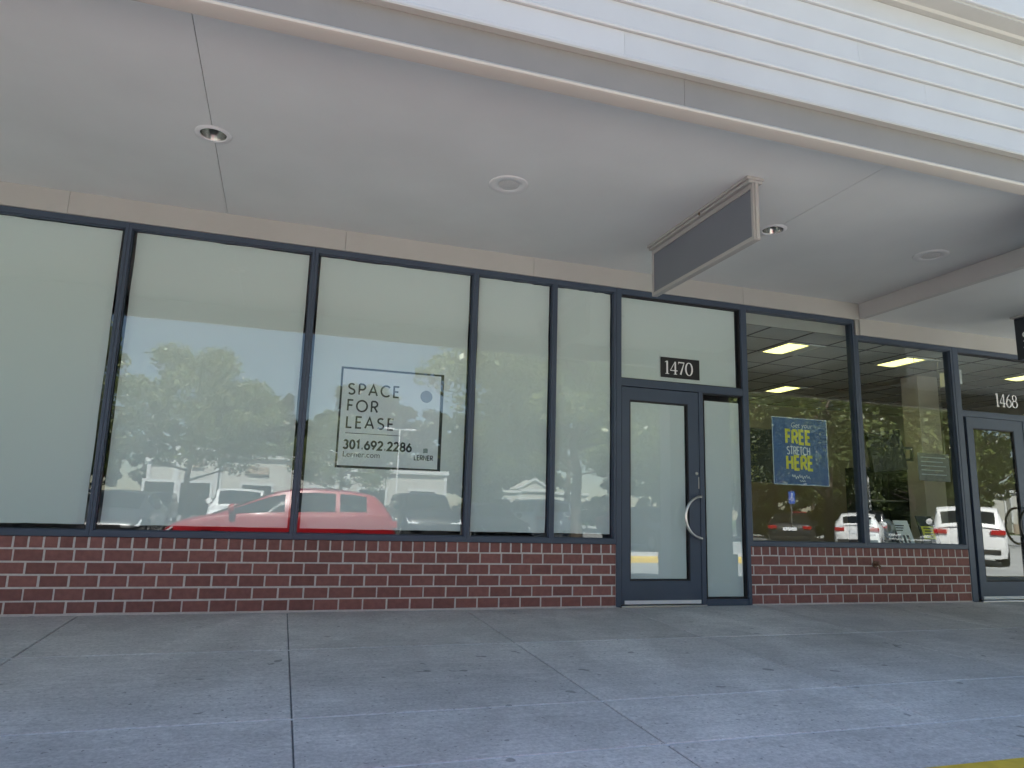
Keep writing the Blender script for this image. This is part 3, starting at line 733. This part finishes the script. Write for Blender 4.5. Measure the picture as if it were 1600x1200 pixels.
# boards and flyers leaning on the inner sill
sill = MB(); sill.box(4.82, 7.80, .106, .55, .55, .62); sill.build("window_ledge", M['taupe'], B, bevel=.006)
def board(name, x0, x1, y, z0, z1, lean, label, cat, face, build_marks, legs=True):
    t = empty(name, ((x0+x1)/2, y, z0), label, cat)
    m = MB(); m.add([(x0,y,z0),(x1,y,z0),(x1-.03,y+lean,z1),(x0-.03,y+lean,z1),(x0,y+.012,z0),(x1,y+.012,z0),(x1-.03,y+lean+.012,z1),(x0-.03,y+lean+.012,z1)],
                    [(0,1,2,3),(7,6,5,4),(4,5,1,0),(5,6,2,1),(6,7,3,2),(7,4,0,3)]); m.build("board", face, t, bevel=.002)
    k = lambda a, b, d: (a - .03*(b-z0)/(z1-z0), y - .0015 - d + lean*(b-z0)/(z1-z0), b)
    build_marks(t, k)
    m = MB(); m.add([(x1-.10,y+lean*.8,z0+.8*(z1-z0)),(x1-.06,y+lean*.8,z0+.8*(z1-z0)),(x1-.06,y+lean+.12,z0),(x1-.10,y+lean+.12,z0),(x1-.10,y+lean*.8+.02,z0+.8*(z1-z0)),(x1-.06,y+lean*.8+.02,z0+.8*(z1-z0)),(x1-.06,y+lean+.14,z0),(x1-.10,y+lean+.14,z0)],
                    [(0,1,2,3),(7,6,5,4),(4,5,1,0),(5,6,2,1),(6,7,3,2),(7,4,0,3)]); m.build("easel_back", M['black'], t)
def marks_yellow(t, k):
    m = MB(); stroke(m, [(7.36, .78), (7.545, .78)], .15, k, 0); m.build("yellow_panel", M['yellow_ink'], t)
    m = MB()
    for q, (a, b) in enumerate(((7.39,7.52),(7.40,7.51),(7.39,7.52),(7.41,7.50))): stroke(m, [(a, .832-.034*q), (b, .832-.034*q)], .014, k, .0008)
    m.build("printed_lines", M['ink'], t)
def marks_flyer(t, k):
    m = MB()
    for q in range(3): stroke(m, [(6.99, .855-.028*q), (7.13-.02*q, .855-.028*q)], .012, k, 0)
    m.build("printed_lines", M['ink'], t)
    for q in range(3):
        m = MB(); stroke(m, [(6.995+.06*q, .70), (7.03+.06*q, .70)], .09, k, 0); m.build("printed_picture", M['ink'], t)
def marks_sheet(t, k):
    for z, w_ in ((.84, .05), (.74, .03)):
        m = MB(); stroke(m, [(6.53, z), (6.62, z)], w_, k, 0); m.build("printed_picture", M['grey_ink'], t)
board("flyer", 6.52, 6.67, .16, .621, .915, .02, "small white flyer with grey pictures leaning beside the mullion", "flyer", M['paper'], marks_sheet)
board("flyer", 6.99, 7.21, .17, .621, .915, .08, "white flyer board with dark pictures leaning left of the yellow panel", "flyer", M['paper'], marks_flyer)
board("easel_board", 7.33, 7.60, .16, .621, .975, .08, "black easel board with a yellow panel of print on the window ledge", "sign board", M['black'], marks_yellow)
t = empty("round_emblem", (6.83, .2, .621), "grey round emblem on a stand between the two white flyers", "emblem")
m = MB(); m.lathe([(.0,-.012),(.10,-.012),(.125,-.01),(.13,0),(.125,.01),(0,.012)], (6.83,.22,.80), 'y', 32); m.build("disc", M['emblem'], t, smooth=True)
m = MB(); m.lathe([(.05,-.016),(.075,-.018),(.08,-.013)], (6.83,.22,.82), 'y', 24); m.tube([(6.77,.205,.75),(6.83,.203,.70),(6.89,.205,.75)], .008, 6); m.build("raised_ring", M['grey_ink'], t, smooth=True)
m = MB(); m.box(6.74, 6.92, .17, .27, .621, .665); m.build("stand", M['emblem'], t, bevel=.006)

# ------------------------------------------------------------------ trees (seen in the glass)
def make_tree(seed, h, rad, base, leaves, leaf, lm, trunk_r, kind='broad', name="tree"):
    rng = np.random.default_rng(seed)
    t = empty(name, (0, 0, 0))
    tk = MB(); rr = random.Random(seed)
    top = h*.72 if kind == 'broad' else h*.97
    n = 8; pts = [(rr.uniform(-.06,.06)*k, rr.uniform(-.06,.06)*k, top*k/n) for k in range(n+1)]
    tk.tube(pts, [trunk_r*(1.25 if k == 0 else 1)*(1-.8*k/n) for k in range(n+1)], 10)
    ends = []
    nb = 12 if kind == 'broad' else 14
    for k in range(nb):
        z0 = base*.85 + (top-base*.85)*(k/nb)**.9; a = k*2.4 + rr.uniform(-.4,.4)
        ln_ = rad*rr.uniform(.6,.95)*(1 if kind == 'broad' else (1.05 - z0/h)*1.0); up = rr.uniform(.35,.8)*ln_ if kind == 'broad' else rr.uniform(-.1,.15)*ln_
        p0 = Vector((0,0,z0)); p2 = p0 + Vector((math.cos(a)*ln_, math.sin(a)*ln_, up)); p1 = (p0+p2)/2 + Vector((0,0,-.08*ln_))
        tk.tube([p0, p1, p2], [trunk_r*.36, trunk_r*.2, trunk_r*.05], 6); ends.append(p2)
    tk.build("trunk", M['bark'], t, smooth=True)
    # leaf clumps
    nc = 95 if kind == 'broad' else 80
    cs = []
    while len(cs) < nc:
        if kind == 'broad':
            u = rng.normal(size=3); u /= np.linalg.norm(u); rr_ = rng.uniform(.25,1)**.45
            c = np.array([u[0]*rad*rr_, u[1]*rad*rr_, base+(h-base)*.5 + u[2]*(h-base)*.5*rr_])
            f_ = (c[2]-base)/(h-base)
            if f_ < .25 and np.hypot(c[0],c[1]) < rad*.35: continue
            c[:2] *= 1.12 - .35*max(0, f_-.35) ; sz = rng.uniform(.10,.24)*rad
        else:
            f_ = rng.uniform(0,1)**.8; a = rng.uniform(0,2*np.pi); q = rad*(1-f_)**.7*rng.uniform(.3,1)
            c = np.array([math.cos(a)*q, math.sin(a)*q, base+(h-base)*f_]); sz = rng.uniform(.14,.26)*rad*(1.1-.6*f_)
        cs.append((c, sz))
    wts = np.array([s_[1]**2 for s_ in cs]); wts /= wts.sum()
    idx = rng.choice(nc, leaves, p=wts)
    C_ = np.array([c[0] for c in cs])[idx]; Z = np.array([c[1] for c in cs])[idx]
    u = rng.normal(size=(leaves,3)); u /= np.linalg.norm(u,axis=1)[:,None]
    pos = C_ + u*(Z*rng.uniform(.2,1.15,leaves)**.6)[:,None]*np.array([1.15,1.15,.75])
    nrm = rng.normal(size=(leaves,3)) + u*.8 + np.array([0,0,.5]); nrm /= np.linalg.norm(nrm,axis=1)[:,None]
    tmp = rng.normal(size=(leaves,3)); a = np.cross(nrm,tmp); a /= np.linalg.norm(a,axis=1)[:,None]; b = np.cross(nrm,a)
    sc = leaf*rng.uniform(.6,1.3,leaves)[:,None]
    V = np.empty((leaves,4,3)); V[:,0] = pos-a*sc; V[:,1] = pos+b*sc*.55; V[:,2] = pos+a*sc; V[:,3] = pos-b*sc*.55
    me = bpy.data.meshes.new("crown"); me.vertices.add(leaves*4); me.vertices.foreach_set("co", V.reshape(-1))
    me.loops.add(leaves*4); me.loops.foreach_set("vertex_index", np.arange(leaves*4, dtype=np.int32))
    me.polygons.add(leaves); me.polygons.foreach_set("loop_start", np.arange(0,leaves*4,4,dtype=np.int32))
    me.update(calc_edges=True); me.validate(); me.materials.append(lm)
    cr = bpy.data.objects.new("crown", me); COL.objects.link(cr); cr.parent = t
    return t
protos = [make_tree(11, 9.0, 4.3, 2.7, 21000, .115, LEAF[0], .20, name="parking_lot_tree"),
          make_tree(23, 11.0, 5.4, 2.6, 26000, .13, LEAF[0], .24, name="parking_lot_tree"),
          make_tree(31, 15.0, 5.2, 1.5, 9000, .36, LEAF[1], .30, name="woodland_tree"),
          make_tree(41, 17.0, 3.4, 2.0, 6000, .34, LEAF[2], .28, 'conifer', name="pine_tree"),
          make_tree(53, 2.0, 1.5, .15, 2600, .11, LEAF[1], .05, name="shrub")]
used = set()
def place(k, x, y, rz, sc, label, cat, group=None):
    o = protos[k] if k not in used else copy_tree(protos[k]); used.add(k)
    o.location = (x, y, -.26); o.rotation_euler = (0, 0, rz); o.scale = (sc, sc, sc); o["label"] = label; o["category"] = cat
    if group: o["group"] = group
    return o
GT = "trees in the parking lot islands"
place(0, -4.6, -33.5, .4, 1.0, "round crowned lot tree standing before the cream shops", "tree", GT)
place(1, -12.4, -25, 1.9, 1.02, "tall lot tree left of the dark parked cars", "tree", GT)
place(0, 9.3, -15.2, 2.2, 1.06, "leafy lot tree nearest the filmed windows, facing the door", "tree", GT)
place(1, 26.0, -22.5, 3.1, 1.0, "large lot tree beside the blue parking sign", "tree", GT)
place(1, 36.5, -24.0, 4.4, .95, "large lot tree behind the white parked cars at right", "tree", GT)
place(0, 17.5, -36, 5.0, 1.25, "lot tree in the far row behind the red parked car", "tree", GT)
place(0, 25.5, -37, .9, 1.3, "lot tree in the far row behind the blue parking sign", "tree", GT)
place(0, 35, -38, 3.6, 1.3, "lot tree in the far row at the right end", "tree", GT)
place(0, 4.2, -47, 1.2, .85, "smaller lot tree far behind the red hatchback", "tree", GT)
place(0, 46, -36, 2.9, 1.2, "lot tree near the far right shops", "tree", GT)
rw = random.Random(5)
far = [(-52,-92),(-42,-98),(-33,-90),(-24,-96),(-15,-92),(-7,-97),(0,-91),(6,-98),(13,-94),(20,-101),(28,-96),(38,-100),(48,-92),(58,-98),(68,-92),(78,-84),(88,-92),(99,-88),(110,-95),(122,-90),(10,-87),(17,-89),(24.5,-87),(-4,-86)]
for i, (x, y) in enumerate(far):
    k = 3 if i in (4, 6, 9, 12, 15) else 2
    sc = rw.uniform(.8, 1.08) * (0.72 if i in (8, 9) else 1.0) * (1.12 if i > 12 else 1)
    place(k, x, y, rw.uniform(0, 6), sc, "dark pine rising from the far wood" if k == 3 else "dark leafy tree of the far wood behind the shops", "tree", "pines of the far wood" if k == 3 else "trees of the far wood")
for i, (x, y, q) in enumerate(((41,-50,.62),(47,-53,.7),(53,-50,.6),(59,-54,.68),(65,-51,.6),(71,-55,.66),(36,-53,.64),(77,-58,.55))):
    place(2, x, y, i*1.9, q, "low leafy tree at the edge of the lot behind the parked white cars", "tree", "trees at the edge of the lot")
for i, (x, y) in enumerate(((19.5,-29.5),(22.5,-29.6),(28.5,-29.7),(31.5,-29.5),(34.2,-29.6),(38,-29.4),(13,-42.5),(16,-42.8),(22,-43))):
    place(4, x, y, i*1.3, rw.uniform(.8,1.25), "rounded green shrub in the planted lot strip", "shrub", "shrubs in the planted lot strip")

# ------------------------------------------------------------------ far shops
def far_shop(x0, sections, y, label):
    t = empty("far_shop", (x0, y, 0), label, "shop building")
    x = x0; w_ = MB(); tr = MB(); bs = MB(); fronts = []; rf = MB(); sg = MB()
    for (w, h, kind) in sections:
        d = .0 if kind != 'tall' else .6
        yy = y + d; h_ = h
        w_.box(x, x+w, yy-8, yy, .0, h_); tr.box(x-.15, x+w+.15, yy-.3, yy+.25, h_+.002, h_+.35)
        tr.box(x, x+.28, yy+.002, yy+.12, 1.3, h_-.002); tr.box(x+w-.28, x+w, yy+.002, yy+.12, 1.3, h_-.002)
        bs.box(x+.29, x+w-.29, yy+.002, yy+.10, -.2, 1.1)
        n_ = max(1, int(w//4.5))
        for k in range(n_):
            cx = x + w*(k+.5)/n_; tr.frame(cx-1.35, cx+1.35, yy+.105, yy+.2, -.2, 2.75, .2, .2, .02, .25); fronts.append(MB().box(cx-1.14, cx+1.14, yy+.11, yy+.16, -.1, 2.49))
        if kind == 'gable':
            rf.prism([(x-.4,h_+.36),(x+w+.4,h_+.36),(x+w/2,h_+.36+w*.32)], 'y', yy-4, yy+.1)
            tr.prism([(x-.5,h_+.36),(x-.1,h_+.36),(x+w/2,h_+.2+w*.32),(x+w+.1,h_+.36),(x+w+.5,h_+.36),(x+w/2,h_+.62+w*.32)], 'y', yy+.12, yy+.3)
        if kind in ('sign', 'tall'):
            sg.box(x+w*.36, x+w*.64, yy+.13, yy+.2, h_-1.3, h_-.7)
        x += w
    w_.build("wall", M['cream_wall'], t); tr.build("trim", M['siding'], t); bs.build("stone_base", M['tan_wall'], t); [q.build("shopfront", M['carglass'], t) for q in fronts]
    if rf.v: rf.build("gable", M['cream_wall'], t)
    if sg.v: sg.build("sign_letters", M['tan_wall'], t)
    return t
far_shop(-10.6, [(2.2,4.1,'plain'),(3.3,5.1,'tall'),(6.2,4.7,'sign'),(4.4,4.2,'gable'),(9,4.0,'plain')], -58, "cream shops with white trim seen beyond the round crowned lot tree")
far_shop(26, [(5,3.4,'plain'),(4.2,3.6,'gable'),(6,3.4,'plain')], -86, "low far shop with white gable behind the narrow filmed windows")
far_shop(84, [(8,4.6,'plain'),(10,5.2,'tall'),(12,4.6,'sign'),(12,4.8,'plain')], -64, "cream shop row reflected in the right door")

# ------------------------------------------------------------------ lot furniture
def light_pole(x, y, h, label):
    t = empty("light_pole", (x, y, -.27), label, "lamp post", "lamp posts of the parking lot")
    m = MB(); m.lathe([(0,.7),(.26,.7),(.28,.65),(.28,0)], (x,y,-.27), 'z', 16); m.build("base", M['stucco'], t, smooth=True)
    m = MB(); m.tube([(x,y,.4),(x,y,h)], [.075,.055], 12); m.build("pole", M['white'], t, smooth=True)
    for s_ in (-1, 1):
        m = MB(); m.tube([(x,y,h-.1),(x+s_*.5,y,h-.05)], .035, 8); m.box(x+s_*.9-.42, x+s_*.9+.42, y-.2, y+.2, h-.10, h+.03); m.build("lamp_head", M['white'], t, bevel=.02)
light_pole(9.0, -52, 7.4, "pale twin headed lamp post behind the red hatchback")
light_pole(33, -27, 7.0, "pale twin headed lamp post among the trees at right")
t = empty("parking_sign", (20.1, -18.0, -.27), "blue wheelchair parking sign on a thin post among the parked cars", "road sign")
m = MB(); m.tube([(20.1,-18.0,-.27),(20.1,-18.0,2.1)], .028, 8); m.build("post", M['steel'], t)
m = MB(); m.box(19.94, 20.26, -17.96, -17.952, 1.55, 2.05); m.build("panel", M['blue'], t)
m = MB(); tf = lambda a, b, d: (20.1 - a, -17.9515 + .0015 + d, b)
m.lathe([(0,.003),(.03,.003)], (20.11, -17.95, 1.95), 'y', 12)
stroke(m, [(-.01,1.90),(.0,1.80),(.07,1.79),(.09,1.70)], .028, tf, 0); stroke(m, arc(.0,1.745,.075,.075,120,340,12), .022, tf, .001); m.build("wheelchair_symbol", M['white_ink'], t)

# ------------------------------------------------------------------ cars
def lerp(tab, x):
    if x <= tab[0][0]: return tab[0][1]
    for (a, p), (b, q) in zip(tab[:-1], tab[1:]):
        if x <= b: return p + (q-p)*(x-a)/(b-a)
    return tab[-1][1]
def smooth_lerp(tab, x):
    e = .012; return (lerp(tab, x-e) + 2*lerp(tab, x) + lerp(tab, x+e))/4
KIND = {
 'hatchback': dict(L=4.05, W=1.70, wr=.31, fw=.19, rw=.81, r=.31,
    top=[(0,.54),(.02,.72),(.08,.85),(.22,.98),(.32,1.01),(.60,1.02),(.93,1.06),(.985,1.0),(1,.62)],
    roof=[(.17,.94),(.30,1.15),(.43,1.38),(.52,1.465),(.62,1.50),(.80,1.47),(.90,1.41),(.955,1.20),(.985,1.00)],
    side=[(.27,.50),(.525,.72),(.74,.86)], ws=(.20,.45), rg=(.915,.972)),
 'suv': dict(L=4.65, W=1.88, wr=.36, fw=.19, rw=.80, r=.36,
    top=[(0,.55),(.015,.80),(.05,.96),(.24,1.08),(.30,1.12),(.93,1.15),(.985,1.10),(1,.62)],
    roof=[(.24,1.07),(.33,1.40),(.40,1.64),(.50,1.71),(.85,1.69),(.925,1.62),(.975,1.15),(.985,1.08)],
    side=[(.34,.535),(.555,.735),(.755,.90)], ws=(.265,.395), rg=(.932,.970)),
 'sedan': dict(L=4.75, W=1.83, wr=.32, fw=.185, rw=.80, r=.325,
    top=[(0,.50),(.015,.66),(.06,.76),(.25,.92),(.30,.95),(.80,1.0),(.95,1.02),(.985,.96),(1,.55)],
    roof=[(.25,.91),(.36,1.20),(.44,1.40),(.52,1.455),(.66,1.44),(.74,1.34),(.85,1.08),(.88,1.0)],
    side=[(.37,.53),(.55,.72)], ws=(.275,.425), rg=(.755,.86)),
}
NX = 46
def make_car(kind):
    d = KIND[kind]; L, Wd = d['L'], d['W']; X = lambda u: (u-.5)*L
    t = empty("parked_car", (0,0,0))
    wt = lambda u: Wd/2*lerp([(0,.80),(.03,.90),(.12,.985),(.3,1),(.8,1),(.95,.95),(1,.86)], u)
    def zb(u):
        x = u*L; z = .22
        for w_ in (d['fw'], d['rw']):
            dx = abs(x - w_*L); q = d['r']+.055
            if dx < q: z = max(z, math.sqrt(q*q-dx*dx) + d['r']*.92)
        return z
    us = sorted(set(list(np.linspace(0,1,NX)) + [w_ + s_*(d['r']+.055)/L*k for w_ in (d['fw'],d['rw']) for s_ in (-1,1) for k in (1.0,.995,.9,.7,.4)]))
    b = MB(); ring_n = None; V = []
    for u in us:
        w_ = wt(u); zt = smooth_lerp(d['top'], u); z0 = zb(u); z0 = min(z0, zt-.12)
        hs = [(0,z0),(.80*w_,z0),(.96*w_,z0+.03),(w_,max(z0+.05,.50)),(w_*1.005,max(z0+.07,.66*zt+.05)),(.985*w_,max(z0+.09,zt-.10)),(.95*w_,zt-.03),(.80*w_,zt),(.45*w_,zt+.012),(0,zt+.016)]
        full = [(p[0],p[1]) for p in hs] + [(-p[0],p[1]) for p in hs[-2:0:-1]]
        V += [(X(u), p[0], p[1]) for p in full]; ring_n = len(full)
    n_ = len(us)
    b.add(V, [(i*ring_n+k, (i+1)*ring_n+k, (i+1)*ring_n+(k+1)%ring_n, i*ring_n+(k+1)%ring_n) for i in range(n_-1) for k in range(ring_n)] + [tuple(range(ring_n)), tuple(range((n_-1)*ring_n, n_*ring_n))[::-1]])
    # greenhouse
    r0, r1 = d['roof'][0][0], d['roof'][-1][0]; wrf = d['wr']*Wd
    wb = lambda u: wt(u)*.94
    zr = lambda u: smooth_lerp(d['roof'], u)
    zs = lambda u: smooth_lerp(d['top'], u) - .03
    wrr = lambda u: min(wrf*lerp([(r0,.96),(.45,1),(.8,.985),(r1,.93)], u)*1.12, wb(u))
    def side(u, q, off=0):
        z0, z1 = zs(u), max(zr(u)-.045, zs(u)+.002); y = wb(u) + (wrr(u)-wb(u))*q**1.25
        return (X(u), y+off, z0+(z1-z0)*q)
    def topp(u, s_, off=0):
        z1 = max(zr(u), zs(u)+.004); return (X(u), s_*wrr(u)*.96, z1 - .05*abs(s_)**3 + off)
    uu = np.linspace(r0, r1, 40); V = []
    for u in uu:
        half = [side(u,q) for q in (0,.25,.5,.75,1)] + [topp(u,s_) for s_ in (.93,.7,.35)]
        full = half + [topp(u,0)] + [(p[0],-p[1],p[2]) for p in half[::-1]]
        V += full; rn = len(full)
    b.add(V, [(i*rn+k, i*rn+k+1, (i+1)*rn+k+1, (i+1)*rn+k) for i in range(len(uu)-1) for k in range(rn-1)])
    body = b.build("body", M['white'], t, smooth=True)
    body.material_slots[0].link = 'OBJECT'
    gl = MB()
    for (a, c) in d['side']:
        for s_ in (-1, 1):
            V = []; us_ = np.linspace(a, c, 14)
            for u in us_:
                for q in (.14, .5, .90):
                    p = side(u, q, .006); V.append((p[0], s_*p[1], p[2]))
            gl.add(V, [((i*3+k, i*3+k+1, (i+1)*3+k+1, (i+1)*3+k) if s_ < 0 else (i*3+k, (i+1)*3+k, (i+1)*3+k+1, i*3+k+1)) for i in range(13) for k in range(2)])
    gl.build("side_window", M['carglass'], t, smooth=True)
    for nm, (a, c) in (("windscreen", d['ws']), ("rear_window", d['rg'])):
        g_ = MB(); V = []; us_ = np.linspace(a, c, 10)
        for u in us_:
            for s_ in np.linspace(-.93,.93,9): V.append(topp(u, s_, .007))
        g_.add(V, [(i*9+k, (i+1)*9+k, (i+1)*9+k+1, i*9+k+1) for i in range(9) for k in range(8)])
        g_.build(nm, M['carglass'], t, smooth=True)
    for u in (d['fw'], d['rw']):
        for s_ in (-1, 1):
            y = s_*(Wd/2-.11); r = d['r']
            w_ = MB(); w_.lathe([(r*.62,-.10),(r*.9,-.105),(r,-.08),(r,.08),(r*.9,.105),(r*.62,.10)], (X(u),y,r), 'y', 26); wh = w_.build("wheel", M['tyre'], t, smooth=True)
            w_ = MB(); w_.lathe([(0,s_*.085),(r*.16,s_*.085),(r*.22,s_*.075),(r*.60,s_*.09),(r*.63,s_*.10),(r*.63,-s_*.05),(0,-s_*.05)], (X(u),y,r), 'y', 20); w_.build("rim", M['rim'], wh, smooth=True)
    zl = lerp(d['top'], .03)
    for s_ in (-1, 1):
        m = MB(); y = s_*Wd*.36; m.add([(X(.012),y-.17,zl-.16),(X(.012),y+.17,zl-.16),(X(.06),y+s_*.06+.13,zl-.02),(X(.06),y+s_*.06-.13,zl-.02),(X(.012)-.025,y-.17,zl-.14),(X(.012)-.025,y+.17,zl-.14),(X(.055),y+s_*.06+.13,zl+.012),(X(.055),y+s_*.06-.13,zl+.012)],
                    [(0,1,2,3),(7,6,5,4),(4,5,1,0),(5,6,2,1),(6,7,3,2),(7,4,0,3)]); m.build("headlight", M['lens_clear'], t, bevel=.01)
        zl2 = lerp(d['top'], .95)
        m = MB(); m.box(X(.955), X(.998)+.012, min(s_*Wd*.27, s_*Wd*.455), max(s_*Wd*.27, s_*Wd*.455), zl2-.25, zl2-.12); m.build("tail_light", M['lens_red'], t, bevel=.015)
        m = MB(); um = d['ws'][0]+.085; p = side(um, .12); m.lathe([(0,-.06),(.07,-.055),(.10,-.02),(.095,.03),(0,.05)], (p[0], s_*(p[1]+.10), p[2]+.09), 'x', 14); mr_ = m.build("wing_mirror", M['white'], t, smooth=True); mr_.material_slots[0].link = 'OBJECT'
    m = MB(); m.box(X(0)-.012, X(.02), -.42, .42, .42, .58); m.build("grille", M['black'], t, bevel=.01)
    m = MB(); m.box(X(1)-.02, X(1)+.012, -.26, .26, .70, .83); m.build("number_plate", M['paper'], t)
    m = MB(); m.box(X(.99), X(1)+.02, -.70, .70, .34, .48); m.build("bumper_strip", M['gasket'], t, bevel=.02)
    return t
PAINT = {}
def paint(c, metal=.0):
    k = (c, metal)
    if k not in PAINT: PAINT[k] = mat("car paint", c, .35, metal, coat=.35)
    return PAINT[k]
cproto = {k: make_car(k) for k in KIND}; cused = set()
def put_car(kind, x, y, rz, col, label, metal=0.0, group="cars parked in rows across the lot"):
    o = cproto[kind] if kind not in cused else copy_tree(cproto[kind]); cused.add(kind)
    o.location = (x, y, -.268); o.rotation_euler = (0, 0, R(rz)); o["label"] = label; o["category"] = "car"
    if group: o["group"] = group
    for c in o.children:
        if c.name.split('.')[0] in ("body", "wing_mirror"): c.material_slots[0].material = paint(col, metal)
    return o
# the red car stands along the kerb; its kerb side is right behind the camera
RED = (.32, .009, .017)
put_car('hatchback', .08, -7.62, 0, RED, "red hatchback parked along the kerb before the filmed windows", group=None)
BLK, WHT, SLV, GRY, NVY, MRN = (.012,.012,.014), (.75,.75,.74), (.45,.46,.47), (.035,.037,.04), (.012,.02,.05), (.30,.02,.02)
N_, F_ = 90, -90     # 90: nose towards -y (away), tail towards the shops -> local front is -x
for a in (
 ('suv', -8.6, -17.2, F_, BLK, "black suv facing the shops left of the red hatchback"),
 ('sedan', -4.05, -15.2, F_, GRY, "dark grey saloon facing the shops behind the red hatchback's bonnet"),
 ('suv', -1.35, -20.6, F_, WHT, "white suv in the second row behind the dark grey saloon"),
 ('sedan', -6.75, -20.6, N_, WHT, "white saloon in the second row near the round crowned tree"),
 ('suv', 4.6, -17.6, F_, BLK, "black suv facing the shops behind the red hatchback's tail"),
 ('sedan', 7.2, -18.4, F_, GRY, "charcoal saloon facing the shops beside the leafy lot tree"),
 ('suv', 1.35, -21.4, N_, NVY, "navy suv in the second row behind the red hatchback"),
 ('sedan', 12.1, -15.2, F_, GRY, "dark grey saloon right of the leafy lot tree"),
 ('suv', 10.6, -22.6, N_, SLV, "silver suv in the second row behind the leafy lot tree", .6),
 ('suv', 28.9, -32.2, 135, BLK, "black suv with its tail to the shops beyond the clear windows' left edge"),
 ('sedan', 16.6, -21.4, 130, NVY, "navy saloon left of the blue parking sign"),
 ('suv', 33.2, -33.2, -45, MRN, "dark red suv right of the black suv in the third row"),
 ('sedan', 21.6, -19.8, 132, BLK, "black saloon in the second row before the dark red suv"),
 ('hatchback', 22.6, -17.0, 137, WHT, "white hatchback with its tail to the clear windows"),
 ('suv', 20.5, -10.5, 139, WHT, "white suv with red tail lights reflected in the right door"),
 ('sedan', -12.1, -20.5, F_, SLV, "silver saloon in the second row left of the white saloon", .6),
 ('suv', 14.85, -33.5, F_, WHT, "white suv in the third row under the far lot tree"),
 ('sedan', 20.2, -33.4, F_, MRN, "maroon saloon in the third row"),
 ('suv', 6.75, -33.5, N_, GRY, "grey suv in the third row"),
 ('sedan', 1.35, -33.5, N_, WHT, "white saloon in the third row right of the round crowned tree"),
 ('suv', -9.4, -33.5, F_, SLV, "silver suv in the third row left of the round crowned tree", .6),
 ('sedan', -1.4, -33.6, F_, NVY, "navy saloon in the third row beside the round crowned tree's trunk"),
 ('suv', 4.05, -33.4, F_, BLK, "black suv in the third row before the cream shops"),
 ('suv', -6.75, -38.8, F_, BLK, "black suv in the fourth row before the cream shops"),
 ('sedan', 12.1, -38.8, F_, BLK, "black saloon in the fourth row"),
 ('suv', 38.3, -33.5, 135, SLV, "silver suv in the third row at right", .6),
 ('suv', 27.2, -21.5, 132, BLK, "black suv in the second row beside the white hatchback"),
 ('sedan', 33.6, -21.5, 135, GRY, "dark grey saloon in the second row at far right"),
):
    put_car(*a[:6], *( [a[6]] if len(a) > 6 else []))
